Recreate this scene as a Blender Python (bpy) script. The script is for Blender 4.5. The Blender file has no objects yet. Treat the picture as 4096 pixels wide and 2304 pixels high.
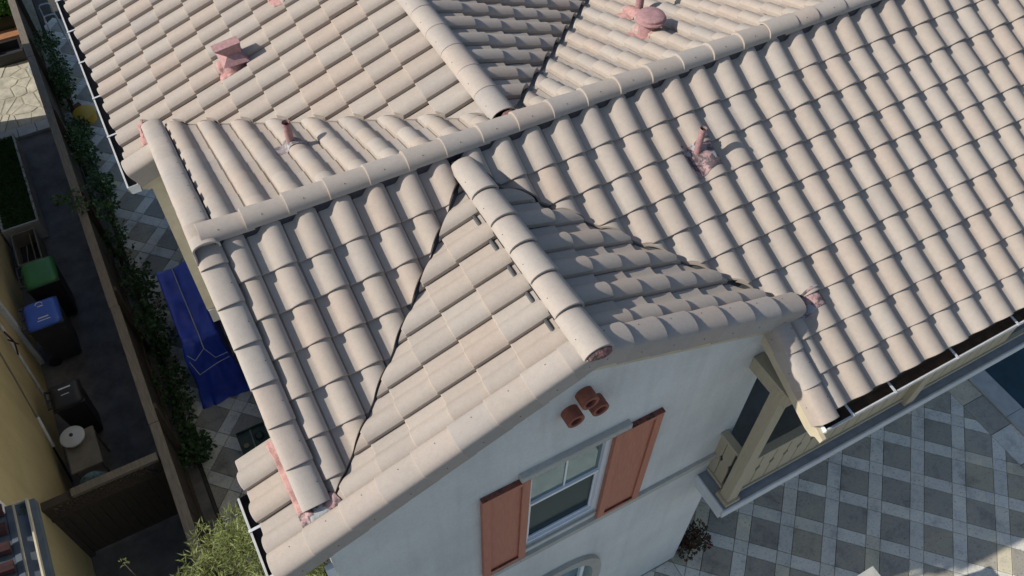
import bpy, bmesh, math, random
from mathutils import Vector, Matrix, noise as mnoise

random.seed(7)
SC = bpy.context.scene
COL = SC.collection
rad = math.radians

# ------------------------------------------------------------------ camera, sky, sun, exposure
AZ, PITCH, ROLL = 0.5229, 0.9219, 0.0285
FPX = 3464.68 / 4096.0
CAM = Vector((1.6897, -5.1097, 5.4027))
fwd = Vector((math.sin(AZ) * math.cos(PITCH), math.cos(AZ) * math.cos(PITCH), -math.sin(PITCH)))
rgt = Vector((math.cos(AZ), -math.sin(AZ), 0))
upv = rgt.cross(fwd)
cr, sr = math.cos(ROLL), math.sin(ROLL)
CX = cr * rgt + sr * upv
CY = -sr * rgt + cr * upv
cam_d = bpy.data.cameras.new('camera')
cam_d.sensor_width = 36.0
cam_d.lens = FPX * 36.0
cam_d.clip_end = 2000
cam = bpy.data.objects.new('camera', cam_d)
COL.objects.link(cam)
cam.matrix_world = Matrix(((CX.x, CY.x, -fwd.x, CAM.x), (CX.y, CY.y, -fwd.y, CAM.y), (CX.z, CY.z, -fwd.z, CAM.z), (0, 0, 0, 1)))
SC.camera = cam

SUN_EL, SUN_AZ = rad(35.0), rad(-14.0)          # light travels towards this azimuth (from +x)
ldir = Vector((math.cos(SUN_EL) * math.cos(SUN_AZ), math.cos(SUN_EL) * math.sin(SUN_AZ), -math.sin(SUN_EL)))
sun_d = bpy.data.lights.new('sun', 'SUN')
sun_d.energy = 4.8
sun_d.angle = rad(0.5)
sun_d.color = (1.0, 0.945, 0.865)
sun = bpy.data.objects.new('sun', sun_d)
COL.objects.link(sun)
sun.rotation_euler = ldir.to_track_quat('-Z', 'Y').to_euler()

world = bpy.data.worlds.new('World')
SC.world = world
world.use_nodes = True
wn = world.node_tree.nodes
sky = wn.new('ShaderNodeTexSky')
sky.sky_type = 'NISHITA'
sky.sun_disc = False
sky.sun_elevation = SUN_EL
# direction towards the sun is -ldir; Blender's rotation 0 looks along +Y and turns clockwise
sky.sun_rotation = math.atan2(-ldir.x, -ldir.y)
sky.air_density = 1.0
sky.dust_density = 1.0
wn['Background'].inputs[1].default_value = 0.12
world.node_tree.links.new(sky.outputs[0], wn['Background'].inputs[0])
SC.view_settings.view_transform = 'Standard'
SC.view_settings.look = 'None'
SC.view_settings.exposure = 0.0
SC.view_settings.gamma = 1.0
SC.render.engine = 'CYCLES'
SC.cycles.use_denoising = True
SC.cycles.max_bounces = 6

# ------------------------------------------------------------------ helpers
def proj(P):
    v = Vector(P) - CAM
    z = v.dot(fwd)
    if z <= 0.05:
        return None
    return (512 + FPX * 1024 * v.dot(CX) / z, 288 - FPX * 1024 * v.dot(CY) / z)

def in_frame(P, m=25):
    p = proj(P)
    return p is not None and -m < p[0] < 1024 + m and -m < p[1] < 576 + m

class NT:
    def __init__(s, name):
        s.m = bpy.data.materials.new(name)
        s.m.use_nodes = True
        s.t = s.m.node_tree
        s.b = s.t.nodes['Principled BSDF']
    def n(s, typ, **kw):
        nd = s.t.nodes.new(typ)
        for k, v in kw.items():
            setattr(nd, k, v)
        return nd
    def l(s, a, b):
        s.t.links.new(a, b)
    def noise(s, scale, detail=4, rough=0.6, coord='Object'):
        tc = s.n('ShaderNodeNewGeometry')
        coord = 'Position'
        nz = s.n('ShaderNodeTexNoise')
        nz.inputs['Scale'].default_value = scale
        nz.inputs['Detail'].default_value = detail
        nz.inputs['Roughness'].default_value = rough
        s.l(tc.outputs[coord], nz.inputs['Vector'])
        return nz.outputs['Fac']
    def ramp(s, fac, stops):
        r = s.n('ShaderNodeValToRGB')
        e = r.color_ramp.elements
        while len(e) < len(stops):
            e.new(0.5)
        for i, (p, c) in enumerate(stops):
            e[i].position = p
            e[i].color = (c[0], c[1], c[2], 1)
        s.l(fac, r.inputs[0])
        return r.outputs[0]
    def mix(s, fac, a, b, mode='MIX'):
        m = s.n('ShaderNodeMix', data_type='RGBA', blend_type=mode)
        if isinstance(fac, (int, float)):
            m.inputs[0].default_value = fac
        else:
            s.l(fac, m.inputs[0])
        for v, i in ((a, 6), (b, 7)):
            if isinstance(v, tuple):
                m.inputs[i].default_value = (v[0], v[1], v[2], 1)
            else:
                s.l(v, m.inputs[i])
        return m.outputs[2]
    def bump(s, fac, strength=0.3, dist=0.01):
        b = s.n('ShaderNodeBump')
        b.inputs['Strength'].default_value = strength
        b.inputs['Distance'].default_value = dist
        s.l(fac, b.inputs['Height'])
        s.l(b.outputs[0], s.b.inputs['Normal'])
    def col(s, c, rough=0.8):
        s.l(c, s.b.inputs['Base Color'])
        s.b.inputs['Roughness'].default_value = rough

def mat_plain(name, c, rough=0.7, var=0.25, scale=6, bump=0.15, metal=0.0, grain=60, coord='Object'):
    k = NT(name)
    a = k.noise(scale, 5, 0.65, coord)
    d = tuple(x * (1 - var) for x in c)
    e = tuple(min(1, x * (1 + var)) for x in c)
    cc = k.ramp(a, [(0.3, d), (0.7, e)])
    k.col(cc, rough)
    k.b.inputs['Metallic'].default_value = metal
    if bump:
        k.bump(k.noise(grain, 4, 0.7, coord), bump, 0.006)
    return k.m

def rand_out(k, joined):
    if joined:
        at = k.n('ShaderNodeAttribute', attribute_name='tint')
        return at.outputs['Fac']
    oi = k.n('ShaderNodeObjectInfo')
    return oi.outputs['Random']

def mat_tile(name, joined=False, base=(0.395, 0.347, 0.302), spread=1.0):
    k = NT(name)
    r = rand_out(k, joined)
    b = base
    c1 = k.ramp(r, [(0.0, (b[0] * .93, b[1] * .94, b[2] * .955)), (0.35, (b[0] * 1.0, b[1] * .965, b[2] * .93)), (0.6, (b[0] * 1.02, b[1] * 1.03, b[2] * 1.03)),
                    (0.85, (b[0] * 1.03, b[1] * .97, b[2] * .93)), (1.0, (b[0] * 1.05, b[1] * 1.06, b[2] * 1.06))])
    a = k.noise(5.5, 5, 0.65, 'Object')
    c2 = k.mix(0.75, c1, k.ramp(a, [(0.25, (.93, .93, .935)), (0.5, (1, 1, 1)), (0.75, (1.05, 1.04, 1.02))]), 'MULTIPLY')
    g = k.noise(330, 2, 0.6, 'Object')
    c3 = k.mix(0.9, c2, k.ramp(g, [(0.28, (.78, .78, .78)), (0.5, (1, 1, 1)), (0.66, (1.06, 1.06, 1.06)), (0.74, (1.5, 1.5, 1.5))]), 'MULTIPLY')
    s = k.noise(22, 4, 0.7, 'Object')
    c4 = k.mix(0.18, c3, k.ramp(s, [(0.35, (.82, .80, .78)), (0.6, (1.05, 1.05, 1.05))]), 'MULTIPLY')
    k.col(c4, 0.88)
    k.b.inputs['Specular IOR Level'].default_value = 0.25
    k.bump(g, 0.25, 0.004)
    return k.m

def mat_paver(name, dark):
    k = NT(name)
    oi = k.n('ShaderNodeObjectInfo')
    r = oi.outputs['Random']
    if dark:
        c1 = k.ramp(r, [(0, (.31, .292, .255)), (0.4, (.39, .365, .305)), (0.75, (.34, .32, .275)), (1, (.44, .395, .30))])
    else:
        c1 = k.ramp(r, [(0, (.60, .585, .53)), (0.5, (.72, .70, .635)), (0.85, (.65, .62, .53)), (1, (.58, .52, .38))])
    a = k.noise(2.3, 7, 0.72)
    c2 = k.mix(1.0, c1, k.ramp(a, [(0.3, (.56, .56, .55)), (0.48, (.98, .97, .95)), (0.58, (1.06, 1.04, .98)), (0.7, (1.28, 1.20, .98))]), 'MULTIPLY')
    p = k.noise(30, 6, 0.78)
    c3 = k.mix(0.8, c2, k.ramp(p, [(0.37, (.22, .20, .17)), (0.43, (1, 1, 1)), (0.7, (1.06, 1.06, 1.06))]), 'MULTIPLY')
    k.col(c3, 0.75)
    k.bump(p, 0.3, 0.004)
    return k.m

def mat_pink(name, c=(.44, .245, .22), dark=(.055, .045, .045), amt=0.42, grey=False):
    k = NT(name)
    a = k.noise(9, 6, 0.75)
    c1 = k.ramp(k.noise(30, 4, 0.7), [(0.3, tuple(x * .75 for x in c)), (0.7, tuple(min(1, x * 1.2) for x in c))])
    f = k.ramp(a, [(max(0.0, amt - .05), (1, 1, 1)), (amt + .04, (0, 0, 0))])
    c2 = k.mix(f, c1, dark)
    if grey:
        f2 = k.ramp(k.noise(6.5, 3, 0.6), [(0.56, (0, 0, 0)), (0.60, (1, 1, 1))])
        c2 = k.mix(f2, c2, (.33, .35, .36))
    k.col(c2, 0.7)
    k.bump(k.noise(45, 5, 0.7), 0.6, 0.01)
    return k.m

def mat_leaf(name, stops, trans=0.25):
    k = NT(name)
    at = k.n('ShaderNodeAttribute', attribute_name='tint')
    k.col(k.ramp(at.outputs['Fac'], stops), 0.55)
    tr = k.n('ShaderNodeBsdfTranslucent')
    k.l(k.ramp(at.outputs['Fac'], stops), tr.inputs['Color'])
    mx = k.n('ShaderNodeMixShader')
    mx.inputs[0].default_value = trans
    k.l(k.b.outputs[0], mx.inputs[1])
    k.l(tr.outputs[0], mx.inputs[2])
    k.l(mx.outputs[0], k.t.nodes['Material Output'].inputs['Surface'])
    return k.m

def mat_glass(name, tint, refl=1.5, rough=0.02, through=0.35):
    k = NT(name)
    gl = k.n('ShaderNodeBsdfGlossy')
    gl.inputs['Roughness'].default_value = rough
    gl.inputs['Color'].default_value = (.74, .93, .95, 1)
    tp = k.n('ShaderNodeBsdfTransparent')
    tp.inputs['Color'].default_value = (through, through, through, 1)
    df = k.n('ShaderNodeBsdfDiffuse')
    df.inputs['Color'].default_value = (tint[0], tint[1], tint[2], 1)
    m0 = k.n('ShaderNodeMixShader')
    m0.inputs[0].default_value = 0.5
    k.l(tp.outputs[0], m0.inputs[1])
    k.l(df.outputs[0], m0.inputs[2])
    fr = k.n('ShaderNodeFresnel')
    fr.inputs['IOR'].default_value = refl
    m1 = k.n('ShaderNodeMixShader')
    k.l(fr.outputs[0], m1.inputs[0])
    k.l(m0.outputs[0], m1.inputs[1])
    k.l(gl.outputs[0], m1.inputs[2])
    k.l(m1.outputs[0], k.t.nodes['Material Output'].inputs['Surface'])
    return k.m

def mat_wood(name, c, rough=0.75, axis=(1, 1, 12), var=0.35):
    k = NT(name)
    tc = k.n('ShaderNodeTexCoord')
    mp = k.n('ShaderNodeMapping')
    mp.inputs['Scale'].default_value = axis
    k.l(tc.outputs['Object'], mp.inputs['Vector'])
    nz = k.n('ShaderNodeTexNoise')
    nz.inputs['Scale'].default_value = 5
    nz.inputs['Detail'].default_value = 6
    nz.inputs['Roughness'].default_value = 0.7
    k.l(mp.outputs[0], nz.inputs['Vector'])
    k.col(k.ramp(nz.outputs['Fac'], [(0.3, tuple(x * (1 - var) for x in c)), (0.7, tuple(min(1, x * (1 + var)) for x in c))]), rough)
    k.bump(nz.outputs['Fac'], 0.25, 0.005)
    return k.m

def mat_stucco(name, c, stain=0.25, grain=140):
    k = NT(name)
    a = k.noise(0.9, 5, 0.6)
    b = k.noise(grain, 3, 0.6)
    c1 = k.ramp(a, [(0.3, tuple(x * (1 - stain) for x in c)), (0.65, c)])
    c2 = k.mix(0.5, c1, k.ramp(b, [(0.3, (.82, .82, .82)), (0.6, (1.05, 1.05, 1.05))]), 'MULTIPLY')
    tc = k.n('ShaderNodeNewGeometry')
    mp = k.n('ShaderNodeMapping')
    mp.inputs['Scale'].default_value = (5, 5, .35)
    k.l(tc.outputs['Position'], mp.inputs['Vector'])
    st = k.n('ShaderNodeTexNoise')
    st.inputs['Scale'].default_value = 1.6
    st.inputs['Detail'].default_value = 5
    k.l(mp.outputs[0], st.inputs['Vector'])
    c2 = k.mix(0.22, c2, k.ramp(st.outputs['Fac'], [(0.34, (.74, .74, .72)), (0.52, (1, 1, 1))]), 'MULTIPLY')
    g2 = k.noise(38, 4, 0.65)
    c2 = k.mix(0.35, c2, k.ramp(g2, [(0.35, (.84, .84, .84)), (0.6, (1.04, 1.04, 1.04))]), 'MULTIPLY')
    k.col(c2, 0.92)
    k.bump(g2, 0.6, 0.012)
    return k.m

M = {}
M['tile'] = mat_tile('roof_tile_concrete')
M['tile_joined'] = mat_tile('roof_tile_concrete_rest', True)
M['cap'] = mat_tile('ridge_tile_concrete', base=(0.40, 0.358, 0.318))
M['felt'] = mat_plain('roofing_felt', (.022, .022, .024), 0.9, 0.3)
M['block'] = mat_plain('weather_block', (.020, .024, .040), 0.55, 0.4, 20)
M['valley'] = mat_plain('valley_metal', (.13, .135, .14), 0.55, 0.4, 8, 0.1, 0.4)
M['stucco'] = mat_stucco('pale_stucco', (.70, .705, .67), 0.16)
M['trimstucco'] = mat_stucco('trim_stucco', (.50, .48, .42), 0.2)
M['cream'] = mat_plain('cream_paint', (.52, .45, .32), 0.6, 0.12, 5, 0.1)
M['pink'] = mat_pink('pink_mortar', amt=0.30)
M['pinktar'] = mat_pink('pink_tarred_flashing', (.40, .25, .24), (.085, .065, .07), amt=0.50, grey=True)
M['galvtar'] = mat_pink('grey_tarred_flashing', (.30, .25, .25), (.10, .09, .09), amt=0.45, grey=True)
M['pinkmetal'] = mat_pink('pink_painted_metal', (.37, .21, .205), amt=0.24)
M['darkmortar'] = mat_pink('dark_mortar', (.17, .085, .08), (.04, .025, .025), 0.46)
M['white'] = mat_plain('white_paint', (.72, .73, .72), 0.45, 0.08, 8, 0.05)
M['lip'] = mat_plain('gutter_paint', (.50, .50, .49), 0.5, 0.15, 8, 0.05)
M['gutter_in'] = mat_plain('gutter_grime', (.10, .065, .035), 0.8, 0.5, 7, 0.2)
M['gutter_grey'] = mat_plain('gutter_inside', (.045, .042, .045), 0.7, 0.4, 7, 0.2)
M['galv'] = mat_plain('galvanised_strap', (.62, .63, .64), 0.4, 0.1, 20, 0.05, 0.3)
M['shutter'] = mat_wood('shutter_paint', (.46, .175, .105), 0.65, (9, 9, 1.2), 0.14)
M['shutteredge'] = mat_pink('weathered_shutter_edge', (.20, .06, .035), (.03, .02, .015), 0.47)
M['clay'] = mat_plain('terracotta', (.26, .085, .05), 0.8, 0.25, 14, 0.3)
M['vinyl'] = mat_plain('window_vinyl', (.78, .79, .80), 0.35, 0.04, 8, 0.0)
M['glass'] = mat_glass('window_glass', (.20, .25, .24), 2.6, 0.01, 0.25)
M['screen'] = mat_glass('window_screen', (.030, .048, .060), 1.16, 0.15, 0.05)
M['paverdark'] = mat_paver('travertine_dark', True)
M['paverlight'] = mat_paver('travertine_light', False)
M['grout'] = mat_plain('grout', (.06, .058, .05), 0.95, 0.3, 8)
M['coping'] = mat_plain('coping_stone', (.42, .42, .39), 0.7, 0.15, 5, 0.15)
M['water'] = mat_plain('pool_water', (.018, .048, .058), 0.08, 0.3, 3, 0.0)
M['asphalt'] = mat_plain('dark_path', (.15, .142, .135), 0.95, 0.35, 3, 0.3)
M['earth'] = mat_plain('earth', (.05, .04, .028), 0.95, 0.4, 4, 0.4)
M['yellow'] = mat_stucco('yellow_stucco', (.52, .43, .23), 0.2)
M['fence'] = mat_wood('fence_wood', (.052, .038, .026), 0.85, (10, 10, 1))
M['fencecap'] = mat_wood('fence_cap_wood', (.15, .125, .095), 0.85, (10, 1, 10))
M['balcony'] = mat_wood('balcony_paint', (.40, .345, .235), 0.65, (8, 8, 1.0), 0.10)
M['ledge'] = mat_plain('ledge_paint', (.55, .57, .58), 0.6, 0.14, 4, 0.1)
M['ledgetop'] = mat_plain('ledge_top', (.25, .27, .28), 0.7, 0.2, 4, 0.15)
M['binlid_green'] = mat_plain('green_plastic', (.035, .16, .055), 0.45, 0.1, 6, 0.05)
M['binlid_blue'] = mat_plain('blue_plastic', (.05, .12, .50), 0.4, 0.08, 6, 0.05)
M['binblack'] = mat_plain('black_plastic', (.022, .022, .024), 0.5, 0.2, 6, 0.05)
M['bingrey'] = mat_plain('grey_plastic', (.042, .044, .046), 0.5, 0.2, 6, 0.05)
M['tarp'] = mat_plain('blue_tarp', (.016, .045, .34), 0.38, 0.25, 7, 0.5, 0.0, 7)
M['rope'] = mat_plain('rope', (.36, .37, .35), 0.8, 0.1)
M['mark'] = mat_plain('white_print', (.7, .72, .72), 0.6, 0.05, 8, 0)
M['yellowdisc'] = mat_plain('yellow_tabletop', (.55, .33, .035), 0.5, 0.15, 5, 0.1)
M['greenbox'] = mat_plain('dark_green_tray', (.016, .035, .024), 0.5, 0.4, 9, 0.1)
M['flag'] = mat_plain('flagstone', (.40, .37, .29), 0.85, 0.35, 3.5, 0.4, 0, 25, 'Object')
M['sand'] = mat_plain('flagstone_joint', (.30, .27, .19), 0.95, 0.3, 9, 0.3)
M['orangewood'] = mat_wood('orange_wood', (.32, .15, .07), 0.7, (1, 8, 8))
M['tank'] = mat_plain('dark_green_plastic', (.012, .03, .018), 0.4, 0.2)
M['reddroof'] = mat_plain('red_roof', (.045, .012, .012), 0.8, 0.3, 8, 0.3)
M['slate'] = mat_plain('slate_flashing', (.075, .095, .115), 0.6, 0.2)
M['dry'] = mat_plain('dry_twigs', (.20, .16, .10), 0.9, 0.3)
M['rock'] = mat_plain('grey_boulder', (.18, .19, .185), 0.9, 0.35, 5, 0.4, 0, 20)
M['pot'] = mat_plain('white_enamel', (.46, .48, .49), 0.3, 0.08)
M['bag'] = mat_plain('blue_print_fabric', (.10, .17, .19), 0.8, 0.75, 16, 0.3)
M['bagtop'] = mat_plain('grey_board', (.17, .155, .125), 0.8, 0.2)
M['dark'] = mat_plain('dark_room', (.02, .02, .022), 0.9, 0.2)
M['bark'] = mat_plain('bark', (.10, .075, .05), 0.9, 0.3, 20, 0.3)
M['leaf_dark'] = mat_leaf('leaf_dark', [(0, (.018, .050, .012)), (.5, (.038, .092, .024)), (1, (.085, .165, .042))])
M['leaf_bright'] = mat_leaf('leaf_bright', [(0, (.05, .14, .02)), (.5, (.09, .24, .03)), (1, (.16, .34, .06))])
M['leaf_olive'] = mat_leaf('leaf_olive', [(0, (.11, .14, .035)), (.5, (.22, .26, .08)), (1, (.38, .40, .17))], 0.35)
M['leaf_grass'] = mat_leaf('leaf_grass', [(0, (.018, .06, .012)), (.5, (.035, .11, .02)), (1, (.06, .16, .03))])
M['leaf_red'] = mat_leaf('leaf_red', [(0, (.03, .035, .015)), (.6, (.07, .05, .02)), (.8, (.10, .03, .02)), (1, (.45, .02, .03))])

def mesh_obj(name, verts, faces, mat, parent=None, smooth=False):
    me = bpy.data.meshes.new(name)
    me.from_pydata([tuple(v) for v in verts], [], faces)
    if mat is not None:
        me.materials.append(mat if not isinstance(mat, str) else M[mat])
    if smooth:
        me.polygons.foreach_set('use_smooth', [True] * len(me.polygons))
    me.update()
    o = bpy.data.objects.new(name, me)
    COL.objects.link(o)
    if parent is not None:
        setp(o, parent)
    return o

def wloc(o):
    v = Vector(o.location)
    while o.parent:
        o = o.parent
    return v

def setp(o, parent):
    o.parent = parent
    base = parent.get('_w') 
    if base is not None:
        o.matrix_parent_inverse = Matrix.Translation(-Vector(base))
    elif parent.parent is not None and parent.matrix_basis != Matrix.Identity(4):
        o.matrix_parent_inverse = parent.matrix_basis.inverted()

def thing(name, label, cat, loc, group=None):
    o = bpy.data.objects.new(name, None)
    o.empty_display_size = 0.2
    COL.objects.link(o)
    o.location = loc
    o['_w'] = tuple(loc)
    o['label'] = label
    o['category'] = cat
    if group:
        o['group'] = group
    return o

def tag(o, label, cat, group=None):
    o['label'] = label
    o['category'] = cat
    if group:
        o['group'] = group
    return o

class MB:
    """collects shapes for ONE mesh object"""
    def __init__(s):
        s.v, s.f = [], []
    def add(s, vs, fs):
        n = len(s.v)
        s.v += [Vector(v) for v in vs]
        s.f += [tuple(i + n for i in f) for f in fs]
        return s
    def box(s, x0, x1, y0, y1, z0, z1):
        return s.add([(x0, y0, z0), (x1, y0, z0), (x1, y1, z0), (x0, y1, z0), (x0, y0, z1), (x1, y0, z1), (x1, y1, z1), (x0, y1, z1)],
                     [(3, 2, 1, 0), (4, 5, 6, 7), (0, 1, 5, 4), (1, 2, 6, 5), (2, 3, 7, 6), (3, 0, 4, 7)])
    def bar(s, a, b, w, h, up=(0, 0, 1)):
        a, b = Vector(a), Vector(b)
        d = (b - a).normalized()
        u = Vector(up)
        r = d.cross(u)
        if r.length < 1e-4:
            r = d.cross(Vector((0, 1, 0)))
        r.normalize()
        u = r.cross(d)
        vs = []
        for p in (a, b):
            for i, j in ((-1, -1), (1, -1), (1, 1), (-1, 1)):
                vs.append(p + r * (i * w / 2) + u * (j * h / 2))
        return s.add(vs, [(0, 1, 2, 3), (7, 6, 5, 4), (0, 4, 5, 1), (1, 5, 6, 2), (2, 6, 7, 3), (3, 7, 4, 0)])
    def prism(s, poly, off):
        """poly: 3D polygon, extruded by off"""
        n = len(poly)
        off = Vector(off)
        vs = [Vector(p) for p in poly] + [Vector(p) + off for p in poly]
        fs = [tuple(range(n))[::-1], tuple(range(n, 2 * n))]
        fs += [(i, (i + 1) % n, n + (i + 1) % n, n + i) for i in range(n)]
        return s.add(vs, fs)
    def tube(s, pts, r, seg=8, cap=True):
        pts = [Vector(p) for p in pts]
        vs, fs = [], []
        rs = r if isinstance(r, (list, tuple)) else [r] * len(pts)
        prev = None
        for i, p in enumerate(pts):
            d = (pts[min(i + 1, len(pts) - 1)] - pts[max(i - 1, 0)]).normalized()
            a = d.cross(Vector((0, 0, 1)))
            if a.length < 0.05:
                a = d.cross(Vector((0, 1, 0)))
            a.normalize()
            if prev is not None and a.dot(prev) < 0:
                a = -a
            prev = a
            b = d.cross(a)
            for q in range(seg):
                t = 2 * math.pi * q / seg
                vs.append(p + (a * math.cos(t) + b * math.sin(t)) * rs[i])
        for i in range(len(pts) - 1):
            for q in range(seg):
                fs.append((i * seg + q, i * seg + (q + 1) % seg, (i + 1) * seg + (q + 1) % seg, (i + 1) * seg + q))
        if cap:
            fs.append(tuple(range(seg))[::-1])
            fs.append(tuple(range((len(pts) - 1) * seg, len(pts) * seg)))
        return s.add(vs, fs)
    def lathe(s, c, prof, seg=20, axis='z'):
        c = Vector(c)
        vs, fs = [], []
        for (r, h) in prof:
            for q in range(seg):
                t = 2 * math.pi * q / seg
                vs.append(c + Vector((r * math.cos(t), r * math.sin(t), h)))
        for i in range(len(prof) - 1):
            for q in range(seg):
                fs.append((i * seg + q, i * seg + (q + 1) % seg, (i + 1) * seg + (q + 1) % seg, (i + 1) * seg + q))
        fs.append(tuple(range(seg))[::-1])
        fs.append(tuple(range((len(prof) - 1) * seg, len(prof) * seg)))
        return s.add(vs, fs)
    def obj(s, name, mat, parent=None, smooth=False, bevel=0.0):
        o = mesh_obj(name, s.v, s.f, mat, parent, smooth)
        if smooth:
            me = o.data
            bm = bmesh.new()
            bm.from_mesh(me)
            for e in bm.edges:
                if len(e.link_faces) == 2 and e.calc_face_angle(0) > 0.7:
                    e.smooth = False
            bm.to_mesh(me)
            bm.free()
        if bevel:
            b = o.modifiers.new('bevel', 'BEVEL')
            b.width = bevel
            b.segments = 2
            b.limit_method = 'ANGLE'
        return o

def nz(x, y, z=0.0):
    return mnoise.noise(Vector((x, y, z)))

# ------------------------------------------------------------------ measured roof geometry (metres; main ridge at y=0, z=0)
EXP, WID = 0.343, 0.3084
tS, tW, tB, tN = 0.4817, 0.4333, 0.4129, 0.4156
xS, dS0 = 6.6898, 0.4191
xd, zd, dW0, yW0, WW = 4.0234, -0.0785, 0.5025, -0.6184, 0.3078
dE0, yE0 = 0.5327, -1.5413
xb, zb, dB0, yB0 = 4.7384, -0.0846, 0.559, 2.5951
dBE0, yBE0 = 0.4396, 1.8197
zN0, xN0, dN0 = 0.0176, 3.43, 0.40
G = -7.40                                             # ground level
zS = lambda x, y: tS * y
zW = lambda x, y: zd + tW * (x - xd)
zE = lambda x, y: zd - tW * (x - xd)
zB = lambda x, y: zb - tB * (xb - x)
zBE = lambda x, y: zb - tB * (x - xb)
zN = lambda x, y: zN0 - tN * y

# ------------------------------------------------------------------ the setting
def sheet(name, poly, z, mat, th=0.0):
    o = mesh_obj(name, [(x, y, z) for x, y in poly], [tuple(range(len(poly)))], mat)
    o['kind'] = 'structure'
    return o

def rect(x0, x1, y0, y1):
    return [(x0, y0), (x1, y0), (x1, y1), (x0, y1)]

ground = sheet('ground', rect(-150, 150, -150, 150), G - 0.05, M['earth'])
patio = sheet('patio', rect(6.2, 12.58, -5.6, 3.0), G - 0.034, M['grout'])
bounce_sheet = sheet('front_bounce_sheet', rect(-1.4, 40, -30, -5.6), G - 0.030, M['coping'])  # unseen pale ground, added to bounce sunlight onto the front wall
forecourt = sheet('forecourt', rect(2.0, 6.2, -5.6, -2.0), G - 0.036, M['coping'])  # pale base under the pavers, also added for bounce and the window reflection
side_path = sheet('side_path', rect(0.42, 2.0, -5.6, 22), G - 0.036, M['grout'])
alley = sheet('neighbour_path', rect(-1.46, 0.40, -8, 11.62), G - 0.02, M['asphalt'])
flag_yard = sheet('flagstone_yard', rect(-9, 0.40, 11.62, 24), G - 0.010, M['sand'])
pool = sheet('pool_water', rect(12.93, 20, -5.55, 4), G - 0.012, M['water'])

def clip_poly(poly, n, c):
    out = []
    for i in range(len(poly)):
        a, b = poly[i], poly[(i + 1) % len(poly)]
        da, db = n[0] * a[0] + n[1] * a[1] - c, n[0] * b[0] + n[1] * b[1] - c
        if da >= 0:
            out.append(a)
        if (da >= 0) != (db >= 0):
            t = da / (da - db)
            out.append((a[0] + (b[0] - a[0]) * t, a[1] + (b[1] - a[1]) * t))
    return out

def slab_piece(name, poly, z, th, mat, parent, cham=0.006):
    cx = sum(p[0] for p in poly) / len(poly)
    cy = sum(p[1] for p in poly) / len(poly)
    n = len(poly)
    vs, fs = [], []
    ins = []
    for p in poly:
        d = math.hypot(p[0] - cx, p[1] - cy) or 1
        ins.append((p[0] + (cx - p[0]) / d * cham, p[1] + (cy - p[1]) / d * cham))
    vs = [(p[0] - cx, p[1] - cy, -th) for p in poly] + [(p[0] - cx, p[1] - cy, -cham * .6) for p in poly] + [(p[0] - cx, p[1] - cy, 0) for p in ins]
    for r in (0, 1):
        fs += [(r * n + i, r * n + (i + 1) % n, (r + 1) * n + (i + 1) % n, (r + 1) * n + i) for i in range(n)]
    fs.append(tuple(range(2 * n, 3 * n)))
    o = mesh_obj(name, vs, fs, mat)
    o.location = (cx, cy, z)
    if parent is not None:
        o.parent = parent
    return o

R2 = math.sqrt(2)
def paver_field(parent, xr, yr, planes, u0=9.044, v0=4.43):
    P, D = 0.645, 0.432
    for i in range(-40, 40):
        for j in range(-40, 40):
            for (ua, ub, va, vb, dark) in ((0, D, 0, D, True), (D, P, 0, D, False), (0, D, D, P, False), (D, P, D, P, False)):
                g = 0.004
                q = [(u0 + i * P + ua + g, v0 + j * P + va + g), (u0 + i * P + ub - g, v0 + j * P + va + g), (u0 + i * P + ub - g, v0 + j * P + vb - g), (u0 + i * P + ua + g, v0 + j * P + vb - g)]
                q = [((u + v) / R2, (v - u) / R2) for u, v in q]
                cx = sum(p[0] for p in q) / 4
                cy = sum(p[1] for p in q) / 4
                if not (xr[0] - .4 < cx < xr[1] + .4 and yr[0] - .4 < cy < yr[1] + .4):
                    continue
                if not in_frame((cx, cy, G), 45):
                    continue
                for n, c in planes:
                    q = clip_poly(q, n, c)
                    if len(q) < 3:
                        break
                if len(q) < 3:
                    continue
                slab_piece('paver', q, G + random.uniform(-.0015, .0015), 0.03, M['paverdark' if dark else 'paverlight'], parent)

paver_field(patio, (6.2, 12.1), (-6.5, 0), [((-1, 0), -12.10), ((1, 0), 6.20)], v0=4.43 - 0.432)
paver_field(forecourt, (4.0, 6.2), (-6, -2.0), [((-1, 0), -6.19), ((0, -1), 2.31)], v0=4.43 - 0.432)
paver_field(side_path, (0.45, 2.6), (0.4, 15), [((1, 0), 0.47), ((-1, 0), -2.6)], v0=4.43 - 0.432)
for k in range(12):                                    # straight border course and pool coping
    y1 = 0.6 - k * 0.62
    slab_piece('paver', rect(12.106, 12.574, y1 - .61, y1), G, 0.03, M['paverdark' if k % 2 else 'paverlight'], patio)
coping = sheet('pool_coping', rect(12.578, 12.94, -8, 2), G - 0.03, M['grout'])
for k in range(9):
    y1 = 0.8 - k * 0.95
    slab_piece('coping_stone', rect(12.584, 12.96, y1 - .944, y1), G + 0.03, 0.075, M['coping'], coping, 0.01)

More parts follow.
